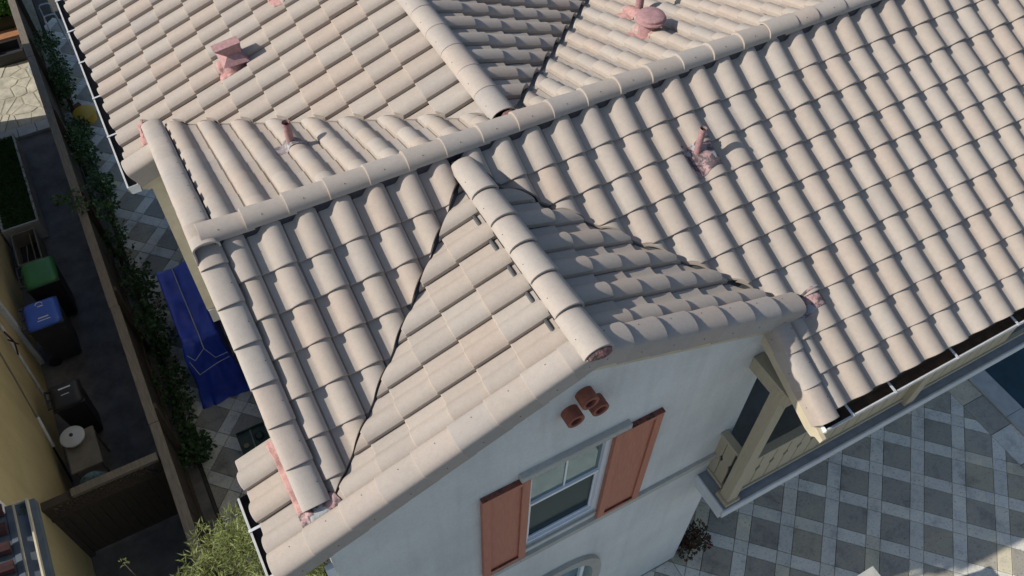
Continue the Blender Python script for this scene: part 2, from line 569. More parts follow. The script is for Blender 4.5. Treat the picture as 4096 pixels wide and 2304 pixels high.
# flagstones: cells of a jittered seed grid
def voronoi(seeds, box):
    out = []
    for i, s in enumerate(seeds):
        poly = rect(*box)
        for j, t in enumerate(seeds):
            if i == j or (s[0] - t[0]) ** 2 + (s[1] - t[1]) ** 2 > 2.2:
                continue
            n = (s[0] - t[0], s[1] - t[1])
            l = math.hypot(*n)
            n = (n[0] / l, n[1] / l)
            mx, my = (s[0] + t[0]) / 2, (s[1] + t[1]) / 2
            poly = clip_poly(poly, n, n[0] * mx + n[1] * my + 0.012)
            if len(poly) < 3:
                break
        if len(poly) >= 3:
            out.append(poly)
    return out
sd = []
for i in range(7):
    for j in range(9):
        sd.append((-1.75 + i * 0.34 + random.uniform(-.17, .17), 12.1 + j * 0.35 + (i % 2) * .17 + random.uniform(-.17, .17)))
for poly in voronoi(sd, (-1.9, 0.1, 11.95, 15.1)):
    cx = sum(p[0] for p in poly) / len(poly); cy = sum(p[1] for p in poly) / len(poly)
    poly = [(cx + (p[0] - cx) * (1 + .06 * nz(p[0] * 9, p[1] * 9)), cy + (p[1] - cy) * (1 + .06 * nz(p[1] * 9, p[0] * 9))) for p in poly]
    if in_frame((cx, cy, G), 60):
        slab_piece('flagstone', poly, G - 0.004 + random.uniform(-.004, .004), 0.03, M['flag'], flag_yard, 0.012)
for k in range(5):                                     # pale kerb between yard and dark path
    slab_piece('kerb_stone', rect(-1.45 + k * .37, -1.09 + k * .37, 11.62, 11.92), G + 0.05, 0.09, M['coping'], flag_yard, 0.012)

# ------------------------------------------------------------------ the house: decks and tiles
house = thing('house', 'large two-storey house with beige barrel tile roofs and pale stucco walls', 'house', (4.0, 0.0, G))

def deck(poly, zf, drop=0.075, th=0.03):
    b = MB()
    b.prism([(x, y, zf(x, y) - drop - th) for x, y in poly], (0, 0, th))
    return b.obj('roof_slope', M['felt'], house)

yv0 = zd / tS
vW = lambda x: (zd + tW * (x - xd)) / tS
vB = lambda x: (zN0 - zb + tB * (xb - x)) / tN
vBE = lambda x: (zN0 - zb + tB * (x - xb)) / tN
decks = {
 'S': deck([(1.76, 0), (12.6, 0), (12.6, -3.12), (6.06, -3.12), (6.06, -2.18), (xd, yv0), (1.76, vW(1.76))], zS),
 'W': deck([(xd, yv0), (xd, -2.31), (1.34, -2.31), (1.34, -1.26), (1.74, -1.26), (1.74, vW(1.74))], zW),
 'E': deck([(xd, yv0), (6.33, -2.20), (6.33, -2.31), (xd, -2.31)], zE),
 'N': deck([(1.76, 0), (12.6, 0), (12.6, 3.19), (7.7, vBE(7.7)), (xb, vBE(xb)), (1.76, vB(1.76))], zN),
 'B': deck([(xb, vB(xb)), (xb, 8.2), (1.42, 8.2), (1.42, 2.74), (1.74, 2.74), (1.74, vB(1.74))], zB),
 'BE': deck([(xb, vBE(xb)), (7.7, vBE(7.7)), (7.7, 8.2), (xb, 8.2)], zBE),
}
for k, lab in (('S', 'front slope below the main ridge, running to the right eave'), ('W', 'sunlit left slope of the front gable'), ('E', 'shaded right slope of the front gable'),
               ('N', 'rear slope behind the main ridge'), ('B', 'left slope of the rear wing above the side yard'), ('BE', 'shaded right slope of the rear wing')):
    decks[k]['label'] = lab

PROF = [(0.0, -0.010), (0.04, -0.006), (0.06, 0.001), (0.22, -0.001), (0.32, 0.001), (0.37, 0.009), (0.41, 0.023), (0.46, 0.040), (0.53, 0.056), (0.61, 0.067), (0.70, 0.072), (0.79, 0.071), (0.88, 0.063), (0.95, 0.050), (1.0, 0.034)]
TILT = 0.031
LEN = 0.405
THK = 0.026
def prof(f):
    f = f % 1.0
    for (a, ha), (b, hb) in zip(PROF, PROF[1:]):
        if a <= f <= b:
            return ha + (hb - ha) * (f - a) / (b - a)
    return 0
def tile_mesh(mirror, w):
    vs, fs = [], []
    n = len(PROF)
    rows = [(0.0, -0.004, 1), (0.006, 0.0, 1), (LEN, 0.0, 1), (0.0, -THK, 0), (LEN, -THK, 0)]
    for (y, dz, top) in rows:
        for (f, h) in PROF:
            x = (f - 1) * w if not mirror else (1 - f) * w
            if not top and f > .99:
                dz = -0.045
            vs.append((x, y, h + dz - TILT * y / EXP))
    def q(a, b, i):
        t = (a * n + i, a * n + i + 1, b * n + i + 1, b * n + i)
        fs.append(t if not mirror else t[::-1])
    for i in range(n - 1):
        q(0, 1, i); q(1, 2, i); q(3, 0, i); q(4, 3, i); q(2, 4, i)
    for i in (0, n - 1):
        t = (0 * n + i, 3 * n + i, 4 * n + i, 2 * n + i, 1 * n + i)
        fs.append(t if (i == 0) != mirror else t[::-1])
    me = bpy.data.meshes.new('roof_tile')
    me.from_pydata(vs, [], fs)
    me.materials.append(M['tile'])
    bm = bmesh.new()
    bm.from_mesh(me)
    bmesh.ops.recalc_face_normals(bm, faces=bm.faces)
    for f in bm.faces:
        f.smooth = True
    for e in bm.edges:
        if len(e.link_faces) == 2 and e.calc_face_angle(0) > 0.62:
            e.smooth = False
        ys = [v.co.y for v in e.verts]
        if max(ys) < .01 and abs(ys[0] - ys[1]) < 1e-5:
            e.smooth = False
    bm.to_mesh(me)
    bm.free()
    return me
ME_T = {(False, WID): tile_mesh(False, WID), (False, WW): tile_mesh(False, WW), (True, WW): tile_mesh(True, WW), (True, WID): tile_mesh(True, WID)}

tiles = []   # (area, slope, matrix, mesh, planes to cut)
def frame_of(key):
    if key == 'S': t, up, a = tS, (0, 1), (1, 0)
    if key == 'N': t, up, a = tN, (0, -1), (-1, 0)
    if key == 'W': t, up, a = tW, (1, 0), (0, -1)
    if key == 'B': t, up, a = tB, (1, 0), (0, -1)
    if key == 'E': t, up, a = tW, (-1, 0), (0, 1)
    if key == 'BE': t, up, a = tB, (-1, 0), (0, 1)
    th = math.atan(t)
    U = Vector((up[0] * math.cos(th), up[1] * math.cos(th), math.sin(th)))
    A = Vector((a[0], a[1], 0))
    return A, U, A.cross(U), th

def put_tile(key, foot, d, planes, raise_=0.0):
    """foot: coordinate of the tile's sharp barrel edge along the eave; d: slope distance of its nose from the ridge"""
    A, U, Nn, th = frame_of(key)
    hd = d * math.cos(th)
    if key == 'S': P = Vector((foot, -hd, zS(foot, -hd)))
    if key == 'N': P = Vector((foot, hd, zN(foot, hd)))
    if key == 'W': P = Vector((xd - hd, foot, zW(xd - hd, foot)))
    if key == 'E': P = Vector((xd + hd, foot, zE(xd + hd, foot)))
    if key == 'B': P = Vector((xb - hd, foot, zB(xb - hd, foot)))
    if key == 'BE': P = Vector((xb + hd, foot, zBE(xb + hd, foot)))
    mir = key in ('E', 'BE')
    w = WW if key in ('W', 'E') else WID
    me = ME_T[(mir, w)]
    P = P + Nn * random.uniform(-.003, .003) + U * random.uniform(-.006, .006)
    rot = Matrix((A, U, Nn)).transposed().to_4x4()
    mw = Matrix.Translation(P) @ rot @ Matrix.Rotation(rad(random.gauss(0, .35)), 4, 'Z') @ Matrix.Rotation(rad(random.gauss(0, .4)), 4, 'Y') @ Matrix.Rotation(raise_, 4, 'X')
    ws = [mw @ v.co for v in me.vertices]
    cut = []
    for n, c in planes:
        dd = [n[0] * v.x + n[1] * v.y - c for v in ws]
        if max(dd) <= 0.004:
            return
        if min(dd) < 0:
            cut.append((n, c))
    sgn = -1 if mir else 1
    cen = mw @ Vector((-sgn * w / 2, EXP / 2, 0.03))
    pr = [proj(mw @ Vector((x, y, 0.03))) for x, y in ((-sgn * w, 0), (0, 0), (0, EXP), (-sgn * w, EXP))]
    if any(p is None for p in pr):
        return
    if all(p[0] < -40 for p in pr) or all(p[0] > 1064 for p in pr) or all(p[1] < -60 for p in pr) or all(p[1] > 636 for p in pr):
        vis = False
    else:
        vis = True
    area = abs(sum(pr[i][0] * pr[(i + 1) % 4][1] - pr[(i + 1) % 4][0] * pr[i][1] for i in range(4))) / 2
    pc = proj(cen)
    if not (5 < pc[0] < 1019 and 5 < pc[1] < 571):
        area *= 0.3
    if cut:
        area *= 0.5
    if not vis:
        if not in_frame(cen, 260):
            return
        area = 0
    tiles.append((area, key, mw, me, cut))

# openings cut for vents: (slope, foot index, course) left out
SKIP = set()
cS, cWv, cBv, cNv = [math.cos(math.atan(t)) for t in (tS, tW, tB, tN)]
for i in range(-17, 17):
    for j in range(0, 10):
        foot = xS + i * WID
        d = dS0 + j * EXP
        y = -d * cS
        if foot - WID / 2 < xd + 0.0:
            pl = [((-tW, tS), zd - tW * xd + 0.004), ((1, 0), 1.865)]
        elif y > -2.3:
            pl = [((tW, tS), zd + tW * xd + 0.004)]
        else:
            pl = [((1, 0), 6.215)]
        put_tile('S', foot, d, pl + [((0, -1), 0.02)], rad(6) if j == 0 else 0)
for k in range(-2, 6):
    for c in range(0, 8):
        d = dW0 + c * EXP if c < 7 else 2.965
        foot = yW0 - k * WW
        x = xd - d * cWv
        if x < 1.62:
            if k < 3:
                continue
            pl = [((0, 1), -2.165)]
        else:
            pl = [((tW, -tS), -(zd - tW * xd) + 0.010), ((0, 1), -2.165)]
        put_tile('W', foot, d, pl + [((-1, 0), -(xd - .03))])
for k in range(-5, 3):
    for c in range(0, 7):
        d = dE0 + c * EXP if c < 6 else 2.53
        put_tile('E', yE0 - k * WW, d, [((-tW, -tS), -(zd + tW * xd) + 0.018), ((0, 1), -2.165), ((1, 0), xd + .03)])
for k in range(-17, 9):
    for c in range(0, 10):
        d = dB0 + c * EXP
        foot = yB0 - k * WID
        x = xb - d * cBv
        if x < 1.66:
            if k > -1:
                continue
            pl = []
        else:
            pl = [((tB, tN), zN0 - zb + tB * xb + 0.012)]
        put_tile('B', foot, d, pl + [((-1, 0), -4.67)])
for k in range(-6, 7):
    for c in range(0, 9):
        put_tile('BE', yBE0 - k * WID, dBE0 + c * EXP, [((-tB, tN), zN0 - zb - tB * xb + 0.03), ((1, 0), 4.72)])
for k in range(-6, 20):
    for j in range(0, 10):
        foot = xN0 + k * WID
        d = dN0 + j * EXP
        if foot + WID / 2 < xb:
            pl = [((-tB, -tN), zb - tB * xb - zN0 + 0.004), ((1, 0), 1.865)]
        else:
            pl = [((tB, -tN), zb + tB * xb - zN0 + 0.004)]
        put_tile('N', foot, d, pl + [((0, 1), 0.05)], rad(5) if j == 0 else 0)

def cut_mesh(me, mw, cut):
    bm = bmesh.new()
    bm.from_mesh(me)
    inv = mw.inverted()
    for n, c in cut:
        pn = Vector((n[0], n[1], 0))
        p0 = pn * (c / pn.length_squared)
        lp = inv @ p0
        ln = (inv.to_3x3() @ pn).normalized()
        r = bmesh.ops.bisect_plane(bm, geom=bm.verts[:] + bm.edges[:] + bm.faces[:], plane_co=lp, plane_no=ln, clear_inner=True)
        es = [g for g in r['geom_cut'] if isinstance(g, bmesh.types.BMEdge)]
        if es:
            try:
                bmesh.ops.edgeloop_fill(bm, edges=es)
            except Exception:
                pass
            for e in es:
                if e.is_valid:
                    e.smooth = False
    if not bm.verts:
        bm.free()
        return None
    m2 = bpy.data.meshes.new('roof_tile')
    bm.to_mesh(m2)
    bm.free()
    m2.materials.append(M['tile'])
    return m2

tiles.sort(key=lambda t: -t[0])
NTILE = 300
rest_v, rest_f, rest_t, rest_s = [], [], [], []
for n_, (area, key, mw, me, cut) in enumerate(tiles):
    m2 = cut_mesh(me, mw, cut) if cut else me
    if m2 is None or len(m2.polygons) == 0:
        continue
    if n_ < NTILE:
        o = bpy.data.objects.new('roof_tile', m2)
        COL.objects.link(o)
        o.parent = decks[key]
        o.matrix_parent_inverse = Matrix.Translation(-Vector(house.location)) @ Matrix.Identity(4)
        o.matrix_parent_inverse = Matrix.Identity(4)
        o.matrix_basis = mw
    else:
        b0 = len(rest_v)
        rest_v += [tuple(mw @ v.co) for v in m2.vertices]
        tint = random.random()
        rest_t += [tint] * len(m2.vertices)
        sh = m2.attributes.get('sharp_edge')
        if sh:
            for e in m2.edges:
                if sh.data[e.index].value:
                    rest_s.append((b0 + e.vertices[0], b0 + e.vertices[1]))
        rest_f += [tuple(b0 + i for i in p.vertices) for p in m2.polygons]
rt = mesh_obj('roof_tiles', rest_v, rest_f, M['tile_joined'], house, True)
rt['kind'] = 'stuff'
at = rt.data.attributes.new('tint', 'FLOAT', 'POINT')
at.data.foreach_set('value', rest_t)
sset = set((min(a, b), max(a, b)) for a, b in rest_s)
sa = rt.data.attributes.new('sharp_edge', 'BOOLEAN', 'EDGE')
sa.data.foreach_set('value', [tuple(sorted(e.vertices)) in sset for e in rt.data.edges])

# ------------------------------------------------------------------ ridge, rake and valley pieces
def arc(a, h, n=10, drop=0.0, flat=0.0):
    """cap section: half ellipse of half width a and height h"""
    out = []
    for i in range(n + 1):
        t = math.pi * (1 - i / n)
        out.append((a * math.cos(t), h * math.sin(t) ** 0.9 if 0 < i < n else 0.0))
    return out

def cap_mesh(name, sec, L, taper=0.06, th=0.016, lift=0.02):
    """a barrel piece along +y; its y=0 end is the big, raised one"""
    n = len(sec)
    vs, fs = [], []
    cx = (sec[0][0] + sec[-1][0]) / 2
    def ring(y, s, dz, shrink):
        for (x, z) in sec:
            vx, vz = (x - cx), z + 0.02
            l = math.hypot(vx, vz) or 1
            vs.append((cx + vx * s * (1 - shrink / l), y, (vz * s * (1 - shrink / l)) - 0.02 + dz))
    ring(0.0, 1 + taper / 2 - .012, lift, 0)
    ring(0.006, 1 + taper / 2, lift, 0)
    ring(L, 1 - taper / 2, 0, 0)
    ring(0.0, 1 + taper / 2, lift, th)
    ring(L, 1 - taper / 2, 0, th)
    for i in range(n - 1):
        for a, b in ((0, 1), (1, 2), (3, 0), (4, 3), (2, 4)):
            fs.append((a * n + i, a * n + i + 1, b * n + i + 1, b * n + i))
    for i in (0, n - 1):
        fs.append((0 * n + i, 3 * n + i, 4 * n + i, 2 * n + i, 1 * n + i))
    me = bpy.data.meshes.new(name)
    me.from_pydata(vs, [], fs)
    me.materials.append(M['cap'])
    bm = bmesh.new()
    bm.from_mesh(me)
    bmesh.ops.recalc_face_normals(bm, faces=bm.faces)
    for f in bm.faces:
        f.smooth = True
    for e in bm.edges:
        if len(e.link_faces) == 2 and e.calc_face_angle(0) > 0.7:
            e.smooth = False
        ys = [v.co.y for v in e.verts]
        if max(ys) < .01 and abs(ys[0] - ys[1]) < 1e-5:
            e.smooth = False
    bm.to_mesh(me)
    bm.free()
    return me

def place_piece(name, me, parent, P, ydir, zdir, jit=0.5):
    Y = Vector(ydir).normalized()
    X = Y.cross(Vector(zdir)).normalized()
    Z = X.cross(Y)
    o = bpy.data.objects.new(name, me)
    COL.objects.link(o)
    o.parent = parent
    o.matrix_basis = Matrix.Translation(Vector(P)) @ Matrix((X, Y, Z)).transposed().to_4x4() @ Matrix.Rotation(rad(random.gauss(0, jit)), 4, 'Z') @ Matrix.Rotation(rad(random.gauss(0, jit)), 4, 'X')
    return o

hole_parts = []
NAIL = {}
def nail(o, i, f=.45):
    """a dark nail hole on section point i of a cap or rake piece, at fraction f of its length"""
    me = o.data
    n = len(me.vertices) // 5
    i = i % n
    p = me.vertices[n + i].co.lerp(me.vertices[2 * n + i].co, f)
    a = me.vertices[n + (i + 1) % n].co - me.vertices[n + i - 1].co
    nn = Vector((0, 1, 0)).cross(a).normalized()
    if nn.z < 0 and abs(nn.z) > .2:
        nn = -nn
    key = (me.name, i, f)
    if key not in NAIL:
        b = MB()
        b.tube([p - nn * .004, p + nn * .003], .0042, 6)
        m = bpy.data.meshes.new('nail_hole')
        m.from_pydata([tuple(v) for v in b.v], [], b.f)
        m.materials.append(M['dark'])
        NAIL[key] = m
    q = bpy.data.objects.new('nail_hole', NAIL[key])
    COL.objects.link(q)
    q.parent = o.parent
    q.matrix_basis = o.matrix_basis.copy()

SECR = arc(0.110, 0.098)
RY, RZ = 0.022, 0.050
capM = cap_mesh('ridge_tile', SECR, 0.425, 0.075, .024)
ridge = MB()
ridge.prism([(1.80, -.075, -.05), (1.80, .115, -.05), (1.80, .10, .085), (1.80, -.06, .085)], (10.8, 0, 0))
ridge = ridge.obj('ridge', M['block'], house)
ridge['label'] = 'main ridge running across the whole roof'
for n_ in range(0, 16):
    x0 = 1.738 + n_ * 0.3601
    nail(place_piece('ridge_tile', capM, ridge, (x0, RY + random.uniform(-.003, .003), RZ), (1, 0, 0), (0, 0, 1)), -4, .35)
place_piece('ridge_tile', cap_mesh('ridge_tile', SECR, 0.36, 0.0, lift=0.0), ridge, (1.738 + 16 * .3601 - .03, RY, RZ + .03), (1, 0, 0), (0, 0, 1))
for n_ in range(0, 11):
    x0 = 1.738 + 16 * .3601 + .60 + n_ * 0.3601
    nail(place_piece('ridge_tile', capM, ridge, (x0, RY + random.uniform(-.003, .003), RZ + .002), (-1, 0, 0), (0, 0, 1)), 3, .35)

ridge2 = MB()
ridge2.prism([(xd - .11, -.24, zd - .03), (xd + .11, -.24, zd - .03), (xd + .08, -.24, zd + .07), (xd - .08, -.24, zd + .07)], (0, -2.04, 0))
ridge2 = ridge2.obj('ridge', M['felt'], house)
ridge2['label'] = 'ridge of the front gable'
for s_ in (-1, 1):
    b = MB()
    xx = xd + s_ * .148
    zz = zd - tW * .148
    b.prism([(xx - .012, -.45, zz - .03), (xx + .012, -.45, zz - .03), (xx + .008, -.45, zz - .004), (xx - .008, -.45, zz - .004)], (0, -1.80, 0))
    b.obj('weather_block', M['valley'], ridge2)
capD = cap_mesh('ridge_tile', arc(0.130, 0.100), 0.44, 0.075, .02, .032)
capB = cap_mesh('ridge_tile', arc(0.138, 0.108), 0.40, 0.012, .012, .006)
for k, yj in enumerate([-.565, -.91, -1.235, -1.585, -1.965, -2.395]):
    nail(place_piece('ridge_tile', capD, ridge2, (xd - .002 * (k % 2), yj, zd + .026), (0, 1, 0), (0, 0, 1), 0.35), 2, .38)
# mortar closing the front end of that ridge
b = MB()
cv, cf = [], []
rg = []
for (x, z) in arc(0.130, 0.100, 14):
    vz = z + .02
    l_ = math.hypot(x, vz) or 1
    f_ = 1.0375 * (1 - .018 / l_)
    rg.append((x * f_, vz * f_ - .02 + .032))
n = len(rg)
for ring_, (sc, dy) in enumerate(((1.0, 0.010), (.82, -.030), (.45, -.050), (0.05, -.056))):
    for (x, z) in rg:
        jx = .010 * nz(x * 40, z * 40, ring_) if ring_ else 0
        cv.append((xd + x * sc + jx, -2.393 + dy + jx, zd + .026 + .06 + (z - .06) * sc + jx))
for r_ in range(3):
    for i in range(n - 1):
        cf.append((r_ * n + i, r_ * n + i + 1, (r_ + 1) * n + i + 1, (r_ + 1) * n + i))
    cf.append((r_ * n + n - 1, r_ * n, (r_ + 1) * n, (r_ + 1) * n + n - 1))
b.add(cv, cf)
b.obj('mortar_plug', M['darkmortar'], ridge2)

ridge3 = MB()
ridge3.prism([(4.69 - .1, .28, -.24), (4.69 + .1, .28, -.24), (4.69 + .08, .28, -.10), (4.69 - .08, .28, -.10)], (0, 7, 0))
ridge3 = ridge3.obj('ridge', M['felt'], house)
ridge3['label'] = 'ridge of the rear wing'
for k in range(10):
    nail(place_piece('ridge_tile', capB, ridge3, (4.672, 0.30 + k * .36, -.108), (0, 1, 0), (0, 0, 1), 0.2), 2, .38)
mb = MB()
mb.add([(4.62 + .16 * (i % 5) / 4 + .02 * nz(i, 1), .16 + .13 * (i // 5) / 3, -.05 + .05 * nz(i * 1.7, 3) + .03 * math.sin((i % 5) / 4 * math.pi)) for i in range(20)],
       [(r * 5 + c, r * 5 + c + 1, (r + 1) * 5 + c + 1, (r + 1) * 5 + c) for r in range(3) for c in range(4)])
mb.obj('mortar_plug', M['darkmortar'], ridge3)

# left rake of the main roof, front and back halves
def rake_sec(inner, outer, h=0.075, dropo=0.11, dropi=0.01, n=9):
    """section from the outer, hanging edge to the inner edge: x grows outward -> inward"""
    w = inner - outer
    out = [(outer, -dropo), (outer + .004, -dropo * .45)]
    for i in range(n):
        t = math.pi * (1 - (i + .6) / (n + .2))
        out.append((outer + w / 2 + w / 2 * math.cos(t), h * math.sin(t) ** .8))
    out.append((inner, -dropi))
    return out

def rake_piece(section, L, taper=0.03, lift=0.034):
    return cap_mesh('rake_tile', section, L, taper, 0.016, lift)

RS = rake_sec(0.115, -0.115, 0.062)
rakeM = rake_piece(RS, 0.41)
def rake(label, board_poly, board_off, mat='cream'):
    b = MB()
    b.prism(board_poly, board_off)
    o = b.obj('rake', M[mat], house)
    o['label'] = label
    return o
thS, thN, thW = math.atan(tS), math.atan(tN), math.atan(tW)
rkS = rake('rake on the left edge of the front slope', [(1.70, 0, -.12), (1.70, -2.05, zS(0, -2.05) - .12), (1.70, -2.05, zS(0, -2.05) - .26), (1.70, 0, -.26)], (.03, 0, 0))
for k in range(7):
    y = -.21 - .3085 * k
    # piece runs up the slope: y=0 end (big end) is the lower one; local x must point to the right (+x) -> outer edge is left
    o = place_piece('rake_tile', rakeM, rkS, (1.757, y, zS(0, y) + .008), (0, math.cos(thS), math.sin(thS)), (0, -math.sin(thS), math.cos(thS)), .5)
    nail(o, -4, .4)
rkN = rake('rake on the left edge of the rear slope', [(1.70, 0, -.10), (1.70, 3.1, zN(0, 3.1) - .12), (1.70, 3.1, zN(0, 3.1) - .26), (1.70, 0, -.24)], (.03, 0, 0))
rakeMm = rake_piece([(-x, z) for x, z in RS][::-1], 0.42)
for k in range(10):
    y = .24 + .317 * k
    o = place_piece('rake_tile', rakeMm, rkN, (1.757, y, zN(0, y) + .008), (0, -math.cos(thN), math.sin(thN)), (0, math.sin(thN), math.cos(thN)), .5)
    nail(o, 3, .4)

# front gable rakes
RF = rake_sec(0.125, -0.125, 0.08, 0.15)
rakeF = rake_piece([(-x, z) for x, z in RF][::-1], 0.40, 0.03, 0.024)     # outer edge on the right of travel up-slope (+x)
rkF = rake('rake on the sunlit side of the front gable', [(1.33, -2.345, zW(1.33, 0) - .10), (xd, -2.345, zd - .10), (xd, -2.345, zd - .25), (1.33, -2.345, zW(1.33, 0) - .25)], (0, .045, 0))
ux, uz = math.cos(thW), math.sin(thW)
for k in range(9):
    x = 1.305 + .3145 * k
    o = place_piece('rake_tile', rakeF, rkF, (x, -2.268, zW(x, 0) + .012), (ux, 0, uz), (-uz, 0, ux), .3)
    if x > 3.65:
        o.scale = (1, .74, 1)
    nail(o, 4, .5); nail(o, -2, .4)
rakeFE = rake_piece(RF, 0.43, 0.03, 0.036)
rkE = rake('rake on the shaded side of the front gable', [(xd + .003, -2.345, zd - .10), (6.30, -2.345, zE(6.30, 0) - .10), (6.30, -2.345, zE(6.30, 0) - .25), (xd + .003, -2.345, zd - .25)], (0, .045, 0))
for k in range(7):
    x = 6.36 - .338 * k
    o = place_piece('rake_tile', rakeFE, rkE, (x, -2.268, zE(x, 0) + .012), (-ux, 0, uz), (uz, 0, ux), .3)
    nail(o, -5, .5); nail(o, 1, .5)

# right-hand short rake of the front slope, with its cream barge board
RR = rake_sec(0.105, -0.105, 0.07, 0.14)
rakeR = rake_piece(RR, 0.40, 0.02, 0.022)
tip = [(6.045, -2.30, zS(0, -2.30) - .10), (6.045, -3.20, zS(0, -3.20) - .10), (6.045, -3.31, zS(0, -3.31) - .10), (6.045, -3.30, zS(0, -3.30) - .17), (6.045, -3.23, zS(0, -3.23) - .20),
       (6.045, -3.19, zS(0, -3.19) - .27), (6.045, -3.10, zS(0, -3.10) - .30), (6.045, -2.30, zS(0, -2.30) - .30)]
rkR = rake('short rake at the right eave over the balcony, with cream barge board', tip, (.045, 0, 0))
for k in range(3):
    y = -3.225 + .3090 * k
    o = place_piece('rake_tile', rakeR, rkR, (6.115, y, zS(0, y) + .03), (0, math.cos(thS), math.sin(thS)), (0, -math.sin(thS), math.cos(thS)), .3)
    nail(o, -4, .5); nail(o, 1, .45)
# rear wing: turned-down end tile over the gutter corner, and its board
rkB = rake('end of the rear wing eave', [(1.40, 2.70, zB(1.40, 0) - .11), (1.72, 2.70, zB(1.72, 0) - .11), (1.72, 2.70, zB(1.72, 0) - .30), (1.47, 2.70, zB(1.40, 0) - .28), (1.36, 2.70, zB(1.40, 0) - .20)], (0, .05, 0))
rakeB = rake_piece([(-x, z) for x, z in rake_sec(0.135, -0.135, 0.085, 0.19)][::-1], 0.44, 0.02, 0.02)
thB = math.atan(tB)
place_piece('rake_tile', rakeB, rkB, (1.345, 2.775, zB(1.345, 0) + .025), (math.cos(thB), 0, math.sin(thB)), (-math.sin(thB), 0, math.cos(thB)), .2)

# valley metal
def valley(p0, p1, hw, zf1, zf2, label, lift=-.045):
    p0, p1 = Vector(p0), Vector(p1)
    d = (p1 - p0).normalized()
    n = Vector((-d.y, d.x, 0)).normalized()
    vs, fs = [], []
    K = 12
    for i in range(K + 1):
        p = p0.lerp(p1, i / K)
        a, c = p + n * hw, p - n * hw
        a.z = zf1(a.x, a.y) + lift
        c.z = zf2(c.x, c.y) + lift
        m = p.copy()
        m.z = p.z + lift
        vs += [a, m + Vector((0, 0, .012)), c]
    for i in range(K):
        for j in (0, 1):
            fs.append((i * 3 + j, i * 3 + j + 1, (i + 1) * 3 + j + 1, (i + 1) * 3 + j))
    o = mesh_obj('valley_flashing', vs, fs, M['valley'], house)
    o['label'] = label
valley((xd - .05, vW(xd - .05), zW(xd - .05, 0)), (1.9, vW(1.9), zW(1.9, 0)), .11, zW, zS, 'valley metal left of the front gable')
valley((xd + .05, vW(xd - .05), zW(xd - .05, 0)), (6.25, vW(2 * xd - 6.25), zE(6.25, 0)), .11, zS, zE, 'valley metal right of the front gable')
valley((xb - .05, vB(xb - .05), zB(xb - .05, 0)), (1.8, vB(1.8), zB(1.8, 0)), .11, zN, zB, 'valley metal left of the rear wing')
valley((xb + .05, vBE(xb + .05), zBE(xb + .05, 0)), (7.6, vBE(7.6), zBE(7.6, 0)), .11, zBE, zN, 'valley metal right of the rear wing')

# gutters
def gutter(label, a, b, inward, w=.12, h=.10, inside='gutter_in', brackets=(), endcaps=True):
    """a, b: outer lip ends; inward: unit vector towards the house"""
    a, b, n = Vector(a), Vector(b), Vector(inward)
    sec = [(0.0, 0.0), (0.004, -.03), (.02, -h), (w - .01, -h), (w, .02)]
    vs, fs = [], []
    for p in (a, b):
        for (u, z) in sec:
            vs.append(p + n * u + Vector((0, 0, z)))
    K = len(sec)
    for i in range(K - 1):
        fs.append((i, i + 1, K + i + 1, K + i))
    if endcaps:
        fs += [tuple(range(K)), tuple(range(K, 2 * K))]
    g = mesh_obj('gutter', vs, fs, M[inside], house)
    g['label'] = label
    lp = MB()
    lp.bar(a + n * .004, b + n * .004, .015, .014)
    d_ = (b - a).normalized()
    lp.prism([a - n * .004, b - n * .004, b - n * .004 + Vector((0, 0, -.035)) , b + n * .014 + Vector((0, 0, -h - .003)), a + n * .014 + Vector((0, 0, -h - .003)), a - n * .004 + Vector((0, 0, -.035))], n * -.003)
    lp.obj('lip', M['lip'], g)
    for t in brackets:
        p = a.lerp(b, t)
        s = MB()
        s.bar(p - n * .012 + Vector((0, 0, .012)), p + n * (w + .01) + Vector((0, 0, .03)), .024, .006)
        s.obj('bracket', M['galv'], g)
    return g
gx0, gx1 = 6.10, 12.5
gR = gutter('white gutter with brown grime along the right eave', (gx0, -3.268, -1.615), (gx1, -3.258, -1.615), (0, 1, 0), .13, .10, 'gutter_in', [(x - gx0) / (gx1 - gx0) for x in (6.415, 6.94, 7.75, 8.585, 9.4)])
cap_ = MB(); cap_.prism([(6.095, -3.275, -1.60), (6.095, -3.13, -1.585), (6.095, -3.14, -1.72), (6.095, -3.25, -1.72)], (-.004, 0, 0)); cap_.obj('end_cap', M['white'], gR)
gutter('short gutter at the lower left corner of the front gable', (1.212, -1.50, -1.40), (1.212, -2.26, -1.40), (1, 0, 0), .13, .09, 'gutter_grey', (.42, .99))
gB = gutter('long dark gutter along the rear wing eave', (1.268, 2.66, -1.585), (1.268, 8.0, -1.585), (1, 0, 0), .14, .09, 'gutter_grey', (.17, .31, .45, .58, .72))
cap_ = MB(); cap_.prism([(1.262, 2.655, -1.57), (1.40, 2.655, -1.56), (1.39, 2.655, -1.68), (1.29, 2.655, -1.68)], (0, -.004, 0)); cap_.obj('end_cap', M['white'], gB)

# pink mortar and flashing patches that follow the tiles
def surf(key, x, y):
    """height of the tile surface at plan point x, y"""
    if key == 'S':
        f = (x - xS) / WID; d = -y / cS; ph = (d - dS0) / EXP; zz, c = zS(x, y), cS
    elif key == 'N':
        f = -(x - xN0) / WID; d = y / cNv; ph = (d - dN0) / EXP; zz, c = zN(x, y), cNv
    elif key == 'W':
        f = -(y - yW0) / WW; d = (xd - x) / cWv; ph = (d - dW0) / EXP; zz, c = zW(x, y), cWv
    else:
        f = -(y - yB0) / WID; d = (xb - x) / cBv; ph = (d - dB0) / EXP; zz, c = zB(x, y), cBv
    k = math.ceil(ph - 1e-6)
    up = (k - ph)                     # fraction of an exposure above the nose
    return zz + (prof(f) - TILT * up) / c

